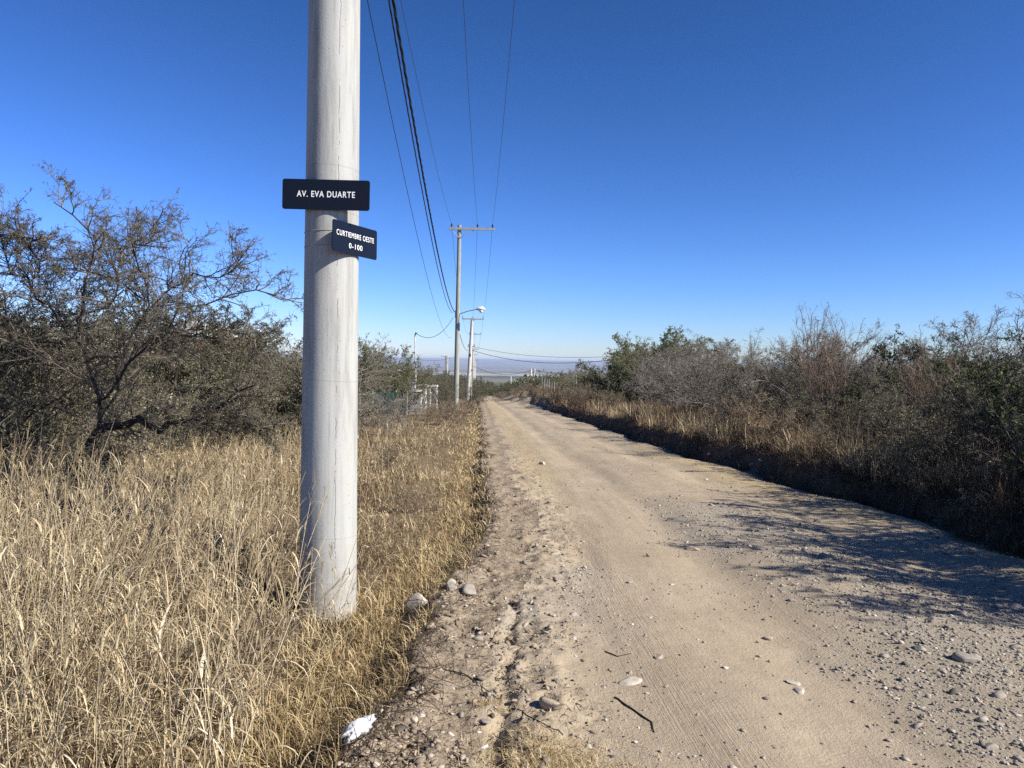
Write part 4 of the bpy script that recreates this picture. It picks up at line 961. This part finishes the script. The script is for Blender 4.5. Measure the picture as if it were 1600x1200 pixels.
# ------------------------------------------------------------------ poles along the road
def pole(Y, px_base, top_py, px_top, hr=(.15, .10), mt=None, arm=None, label='', lamp=False, group='power poles along the left side of the road', cat='pole', name='utility_pole', x=None):
    x = at(px_base, 600, Y).x if x is None else x; b_ = Vector((x, Y, H(x, Y))); tp = at(px_top, top_py, Y)
    h = tp.z - b_.z; dx = tp.x - x
    o = empty(name, b_, label=label, cat=cat, group=group)
    MB().tube([(0, 0, -.4), (0, 0, 0), (dx * .5, 0, h * .5), (dx, 0, h)], [hr[0], hr[0], (hr[0] + hr[1]) / 2, hr[1]], 16).obj('shaft', mt, o, smooth=True)
    return o, h, dx
tops = {}
# second pole: arm to the right, three insulators, lamp at mid height
o, h, dx = pole(42, 713, 352, 718, (.15, .105), M['concrete_far'], None, 'tall grey pole with crossarm and street lamp, nearest behind the foreground pole'); P2o = o; P2b = o.location.copy(); h2 = h
arm = at(702, 352, 42).x - P2b.x, at(773, 357, 42).x - P2b.x
za = at(716, 358, 42).z - P2b.z
crossarm(o, arm[0], arm[1], -.13, za, M['concrete_far'], False, xs_=(arm[0] + .14, dx + 1.0, arm[1] - .12), w_=.12)
for e in (arm[0] + .12, dx + .85): MB().tube([(e, -.13, za - .05), (dx, -.13, za - .5)], .02, 6).obj('brace', M['galv'], o)
lb = at(714, 492, 42); le = at(748, 484, 42)
MB().tube([lb - P2b, Vector((lb.lerp(le, .5) - P2b)) + Vector((0, -.3, .04)), le - P2b + Vector((0, -.6, 0))], .025, 8).obj('lamp_arm', M['galv'], o)
lh = MB(); q = le - P2b + Vector((.12, -.6, 0))
lh.tube([(q.x - .22, q.y, q.z), (q.x - .1, q.y, q.z + .02), (q.x + .12, q.y, q.z + .02), (q.x + .26, q.y, q.z - .02)], [.05, .12, .13, .04], 12).obj('lamp_head', M['lamp'], o, smooth=True)
MB().lathe((q.x + .05, q.y, q.z - .2), [(0, .05), (.04, .10), (.1, .115), (.13, .10)], 12).obj('lamp_globe', M['lamp'], o, smooth=True)
I2 = [P2b + Vector((e, -.13, za + .27)) for e in (arm[0] + .14, dx + 1.0, arm[1] - .12)]
MB().tube([(dx * .7 - .12, -.17, 5.6), (dx * .7 - .12, -.17, 5.2)], .03, 6).obj('cable_clamp', M['ceramic'], o)

def row_pole(Y, pb, top, pt, a0, a1, mt, label, hr=(.17, .11), n_arm=1):
    o, h, dx = pole(Y, pb, top, pt, hr, mt, None, label); b_ = o.location.copy()
    ax0, ax1 = at(a0, top, Y).x - b_.x, at(a1, top, Y).x - b_.x
    crossarm(o, ax0, ax1, -.14, h - .12, M['concrete_far'], True, w_=.14)
    MB().box((dx * .6, -.2, h * .55), (.16, .12, .3), bev=.02).obj('clamp_box', M['ceramic'], o)
    return b_, [b_ + Vector((e, -.14, h + .17)) for e in (ax0 + .08, (ax0 + ax1) / 2, ax1 - .08)]
p3b, I3 = row_pole(88, 731, 497, 738, 722, 756, M['concrete_pale'], 'whitish pole with broad crossarm right behind the lamp pole, third along the road', (.24, .17))
p3c, _ = row_pole(92, 736, 540, 737, 731, 742, M['concrete_far'], 'shorter grey stub pole touching the whitish third pole', (.15, .12))
p4b, I4 = row_pole(134, 737.5, 521, 735, 733, 752, M['concrete_far'], 'grey pole with one-sided crossarm, fourth along the road', (.17, .12))
p5b, I5 = row_pole(180, 740, 545, 739.5, 735, 748, M['concrete_pale'], 'pale pole with a short arm, fifth along the road', (.26, .2))
p6b, I6 = row_pole(226, 742, 553, 741, 737, 747, M['concrete_far'], 'thin pole with a low arm, sixth along the road', (.2, .15))
p7b, I7 = row_pole(272, 743, 563, 742.5, 738, 747, M['concrete_pale'], 'farthest pole of the row where the road disappears', (.25, .2))
# double concrete posts right
for (pxs, label) in (((829, 834.5), 'pair of white concrete posts standing behind bushes right of the far road'),):
    b0 = at(829, 600, 150); o = empty('double_post', (b0.x, 150, H(b0.x, 150)), label=label, cat='pole')
    z0 = H(b0.x, 150)
    for i, p in enumerate(pxs):
        x = at(p, 600, 150).x; zt = at(p, 576, 150).z
        MB().tube([(x - b0.x, i * .4, -.4), (x - b0.x, i * .4, zt - z0)], [.26, .2], 12).obj('post', M['concrete_pale'], o, smooth=True)
    MB().box(((at(834.5, 600, 150).x - b0.x) / 2, .2, at(831, 579, 150).z - z0), (1.0, .1, .18)).obj('crossbar', M['concrete_pale'], o)
    DPT = Vector((b0.x + .35, 150, at(831, 578, 150).z))
o, _, _ = pole(300, 798, 588, 798, (.35, .3), M['concrete_pale'], None, 'tiny pale post far beyond the road end, left of the double posts', group=None)
# left far double pole with lamp arm
b0 = at(696, 600, 130); o = empty('utility_pole', (b0.x, 130, H(b0.x, 130)), label='distant twin-shaft pole with a small lamp arm left of the second pole', cat='pole'); z0 = o.location.z
for p, m_ in ((696, 'concrete_far'), (698.5, 'concrete_pale')):
    MB().tube([(at(p, 600, 130).x - b0.x, 0, -.3), (at(p, 600, 130).x - b0.x, 0, at(p, 556, 130).z - z0)], [.15, .12], 10).obj('shaft', M[m_], o, smooth=True)
MB().tube([Vector(at(696, 558, 130)) - o.location, Vector(at(692, 556, 130)) - o.location, Vector(at(689, 556.5, 130)) - o.location], .07, 6).obj('lamp_arm', M['galv'], o)
MB().box(Vector(at(700, 559, 130)) - o.location, (.8, .1, .1)).obj('crossarm', M['galv'], o)

# ------------------------------------------------------------------ cables
def cable(a, b, sag, r, name, label, m_='alu', group=None, n=40, twist=0, cat='cable'):
    a, b = Vector(a), Vector(b); L = (b - a).length
    c = [a.lerp(b, t) - Vector((0, 0, 4 * sag * t * (1 - t))) for t in np.linspace(0, 1, n + 1)]
    m = MB()
    if not twist: m.tube(c, r, 6)
    else:
        n = int(L / .09); c = [a.lerp(b, t) - Vector((0, 0, 4 * sag * t * (1 - t))) for t in np.linspace(0, 1, n + 1)]
        sd = (b - a).normalized().cross(Vector((0, 0, 1))).normalized()
        for s in range(3):
            m.tube([p + (sd * math.cos(i * .55 * twist + s * 2.094) + Vector((0, 0, 1)) * math.sin(i * .55 * twist + s * 2.094)) * r * (1.05 if s < 2 else 1.25) for i, p in enumerate(c)], r, 5)
    return tag(m.obj(name, M[m_], smooth=True), label, cat, group)
nt_ = PB + Vector((0, -.2, 10.42))
I1 = [nt_ + Vector((e, 0, 0)) for e in (-.85, .45, 1.65)]
WG = 'overhead conductors of the power line'
wl_ = ['left', 'middle', 'right']
for k in range(3):
    cable(I1[k], I2[k], .75, .0065, 'power_line', 'thin conductor from the top of the photo to the %s insulator of the lamp pole' % wl_[k], group=WG)
    cable(I2[k], I3[k], 1.0, .008, 'power_line', 'thin conductor between the lamp pole and the third pole, %s of three' % wl_[k], group=WG)
    cable(I3[k], I4[k], 1.0, .010, 'power_line', 'conductor between the third and fourth poles', group='conductors between far poles')
    cable(I4[k], I5[k], 1.0, .012, 'power_line', 'conductor between the fourth and fifth poles', group='conductors between farther poles')
A1_ = PB + Vector((-.09, 0, 6.9)); A2 = at(711, 488, 42); A2.y -= .2
cable(A1_, A2, .95, .0105, 'twisted_cable', 'thick black twisted cable swooping down to the lamp pole', 'wire', twist=1)
cable(PB + Vector((-.11, 0, 6.82)), at(707, 489, 41.8), 1.02, .006, 'twisted_cable', 'thinner black cable hanging just left of the thick twisted one', 'wire', twist=1)
cable(PB + Vector((-.45, 0, 7.3)), at(706, 527, 55), 1.6, .006, 'service_wire', 'thin leftmost wire dropping from the top of the photo behind the lamp pole', 'wire')
cable(at(712, 495, 42) + Vector((0, -.2, 0)), at(731, 547, 88), .6, .02, 'twisted_cable', 'dark cable between the lamp pole and the third pole', 'wire')
cable(at(737, 541, 92), at(1055, 548, 60), .9, .018, 'service_wire', 'upper dark wire crossing from the third pole to the right bushes', 'wire')
cable(at(737, 547, 92), at(1055, 545, 60), 1.35, .028, 'service_wire', 'lower thicker wire crossing from the third pole to the right bushes', 'wire')
cable(at(740, 572, 180), DPT, 1.4, .04, 'service_wire', 'far wire sagging from the pole row to the double posts', 'wire')
cable(DPT, at(1000, 590, 150), .5, .04, 'service_wire', 'far wire leaving the double posts to the right', 'wire')
cable(at(712, 557, 130), at(655, 562, 120), .4, .03, 'service_wire', 'faint far wire past the twin-shaft pole on the left', 'alu')
# pole carrying the crossing wires, behind the right-hand bushes
b0 = at(1056, 600, 60)
o = empty('utility_pole', (b0.x, 60, H(b0.x, 60)), label='pole behind the right bushes that holds the crossing wires', cat='pole')
MB().tube([(0, 0, -.3), (0, 0, at(1055, 543, 60).z - o.location.z)], [.14, .1], 12).obj('shaft', M['concrete_far'], o, smooth=True)

# ------------------------------------------------------------------ gate pillars, meter mast, netting, house, carport
GY_ = 36.5
def pillar(p0, p1, ptop, Y, label, dep=.6):
    x0, x1 = at(p0, 600, Y).x, at(p1, 600, Y).x; c = (x0 + x1) / 2; g = H(c, Y); zt = at((p0 + p1) / 2, ptop, Y).z
    o = empty('gate_pillar', (c, Y, g), label=label, cat='pillar', group='gate pillars on the left')
    MB().box((0, dep / 2, (zt - g) / 2 - .2), (x1 - x0, dep, zt - g + .3), bev=.015).obj('shaft', M['plaster'], o)
    MB().box((0, dep / 2, zt - g - .02), (x1 - x0 + .07, dep + .07, .09), bev=.015).obj('cap', M['white'], o)
    MB().box(((x1 - x0) / 2 + .004, dep / 2, (zt - g) / 2 - .28), (.02, dep - .02, zt - g - .1)).obj('sunlit_face', M['white'], o)  # white edge on the sun-facing side, sunlight put into its colour
    return o
pillar(640, 658, 610, 36, 'low grey wall pillar under the white meter box', .5)
pillar(653, 665, 602, 38.2, 'tall plastered gate pillar right of the meter box', .55)
pillar(668.5, 672.5, 603.5, 40.5, 'narrow white gate pillar between two wider ones', .4)
pillar(675.5, 682.5, 602.5, 43.5, 'rightmost plastered gate pillar', .5)
zt = at(649, 610, 36.2).z; x = at(646, 600, 36.2).x
o = empty('meter_box', (x, 36.2, zt), label='white electric meter box standing on the low wall pillar', cat='meter box')
MB().box((0, 0, .2), (.25, .2, .38), bev=.02).obj('box', M['white'], o); MB().box((0, -.105, .2), (.17, .012, .24), bev=.004).obj('door', M['plaster'], o)
mx = at(648, 600, 36.4); a_ = at(646.5, 610, 36.4); b_ = at(648.5, 523, 36.4)
o = empty('service_mast', (a_.x + .1, 36.45, H(a_.x, 36.45)), label='thin white pipe mast rising from the meter box', cat='mast')
bb = Vector(b_) - o.location
MB().tube([(0, 0, 0), (0, 0, a_.z - o.location.z), bb], [.04, .035, .03], 10).obj('pipe', M['white'], o, smooth=True)
MB().tube([bb, bb + Vector((.02, 0, .08)), bb + Vector((.1, 0, .06))], [.05, .05, .03], 8).obj('weather_head', M['wire'], o, smooth=True)
cable(b_ + Vector((.08, 0, .04)), at(708, 496, 42), .55, .012, 'service_wire', 'sagging wire from the thin white mast to the lamp pole', 'wire')
# netting fence
p0, p1 = at(563, 600, 33).x, at(636, 600, 35).x
o = empty('netting_fence', (p0, 33, H(p0, 33)), label='dark green shade-net fence between the big pole and the low wall pillar', cat='fence')
n = 24; m = MB(); vs = []; fs = []
for i in range(n + 1):
    u = i / n; x = (p1 - p0) * u; y = 2 * u + .05 * math.sin(i * 1.3); g = H(p0 + x, 33 + y) - o.location.z
    for zz in (.0, .38, .75, 1.02 + .05 * math.sin(i * 1.9)): vs.append((x, y + .04 * math.sin(i * 2.1 + zz * 3), g + zz))
for i in range(n):
    for k in range(3): a = i * 4 + k; fs.append((a, a + 4, a + 5, a + 1))
m.add(vs, fs).obj('net', M['netting'], o)
for i in range(0, n + 1, 6):
    u = i / n; x = (p1 - p0) * u; y = 2 * u; g = H(p0 + x, 33 + y) - o.location.z
    MB().tube([(x, y + .07, g - .2), (x, y + .07, g + 1.12)], .03, 8).obj('post', M['concrete_far'], o)
# carport behind
Y = 44; x0, x1 = at(567, 600, Y).x, at(616, 600, Y).x; zt = at(585, 577, Y).z; g = H(x0, Y)
o = empty('carport', ((x0 + x1) / 2, Y, g), label='dark flat-roofed carport half hidden behind the thorn tree right of the big pole', cat='carport')
W = x1 - x0
MB().box((-W * .26, 1.5, zt - g), (W * .5, 3, .22)).obj('roof', M['roofdark'], o)
MB().box((W * .25, 1.5, zt - g - .06), (W * .5, 3, .10)).obj('roof', M['galv'], o)
for sx_ in (-.48, .48):
    for sy in (.12, 2.9): MB().box((W * sx_, sy, (zt - g) / 2 - .1), (.12, .12, zt - g), bev=.01).obj('post', M['roofdark'], o)
# house
M['brick'], t, b = mat('red_brick_wall', .9, .1)
br = N(t, 'ShaderNodeTexBrick', Scale=4.2); br.inputs['Color1'].default_value = (.20, .065, .04, 1); br.inputs['Color2'].default_value = (.15, .05, .034, 1); br.inputs['Mortar'].default_value = (.22, .15, .12, 1); br.inputs['Mortar Size'].default_value = .012
mp = N(t, 'ShaderNodeMapping'); mp.inputs['Rotation'].default_value = (math.radians(90), 0, 0); t.links.new(t.nodes.new('ShaderNodeTexCoord').outputs['Object'], mp.inputs[0]); t.links.new(mp.outputs[0], br.inputs['Vector']); t.links.new(br.outputs[0], b.inputs['Base Color'])
Y = 40; x0, x1 = at(225, 600, Y).x, at(350, 600, Y).x; ze = at(300, 530, Y).z; g = H(x0, Y); zr = at(293, 500, Y).z
o = empty('brick_house', ((x0 + x1) / 2, Y, g), label='low red brick house with a white gable roof seen through the left bushes', cat='house')
W = x1 - x0; he = ze - g
MB().box((0, 3, he / 2), (W, 6, he)).obj('wall', M['brick'], o)
MB().box((0, 3, he + .06), (W + .3, 6.3, .12)).obj('roof_slab', M['plaster'], o)
gx0, gx1 = at(262, 600, Y).x - o.location.x, at(322, 600, Y).x - o.location.x; gm = at(293, 600, Y).x - o.location.x
rf = MB(); zb = he + .122; zt_ = zr - g
rf.add([(gx0, .2, zb), (gx1, .2, zb), (gx1 - .25, .2, zb + (zt_ - zb) * .55), (gm, .2, zt_), (gx0 + .15, .2, zb + (zt_ - zb) * .45), (gx0, 5, zb), (gx1, 5, zb), (gx1 - .25, 5, zb + (zt_ - zb) * .55), (gm, 5, zt_), (gx0 + .15, 5, zb + (zt_ - zb) * .45)],
       [(0, 1, 2, 3, 4), (9, 8, 7, 6, 5), (0, 5, 6, 1), (1, 6, 7, 2), (2, 7, 8, 3), (3, 8, 9, 4), (4, 9, 5, 0)]).obj('roof', M['white'], o)
for fx in (-.32, 0, .32):
    f_ = MB().box((W * fx, -.03, he * .6), (1.0, .08, .9)).obj('window', M['white'], o); MB().box((W * fx, -.075, he * .6), (.84, .02, .74)).obj('pane', M['ceramic'], f_)

# wire fence posts on the right
FO = empty('wire_fence', (at(852, 620, 58).x, 58, H(at(852, 620, 58).x, 58)), label='grey stick-post wire fence below the bushes at the right of the far road', cat='fence')
prev = []
for i, p in enumerate(np.linspace(846, 900, 15)):
    Yf = 60 - i * .35; x = at(p, 620, Yf).x; g = H(x, Yf); hgt_ = random.uniform(.95, 1.3)
    a_ = Vector((x, Yf, g - .2)) - FO.location; b_ = Vector((x + random.uniform(-.05, .05), Yf, g + hgt_)) - FO.location
    MB().tube([a_, b_], .04, 6).obj('fence_post', M['concrete_far'], FO); prev.append((a_, b_))
for k in (.5, .75, .95):
    MB().tube([a_.lerp(b_, k) + Vector((0, -.05, 0)) for a_, b_ in prev], .006, 4).obj('wire', M['alu'], FO)
# white rubble at the left edge of the far road
for (px_, py_, w_) in ((757, 619, 6), (762, 620, 5), (766, 621, 7)):
    stone(px_, py_, w_, .6, M['stonewhite'], 'white rubble block at the left edge of the far road', 'rock', 'white rubble at the far road edge')

# ------------------------------------------------------------------ haze
hb = MB().box((0, 13000, -80), (62000, 45000, 250)).obj('haze', None)
hm = bpy.data.materials.new('haze'); hm.use_nodes = True; t = hm.node_tree; t.nodes.remove(t.nodes['Principled BSDF'])
pv = t.nodes.new('ShaderNodeVolumePrincipled'); pv.inputs['Color'].default_value = (.62, .76, 1.0, 1); pv.inputs['Density'].default_value = 4.5e-5; pv.inputs['Anisotropy'].default_value = 0.0
t.links.new(pv.outputs[0], t.nodes['Material Output'].inputs['Volume'])
hb.data.materials.append(hm); tag(hb, 'pale blue haze over the plain and hills', 'haze', kind='stuff')
print('done')
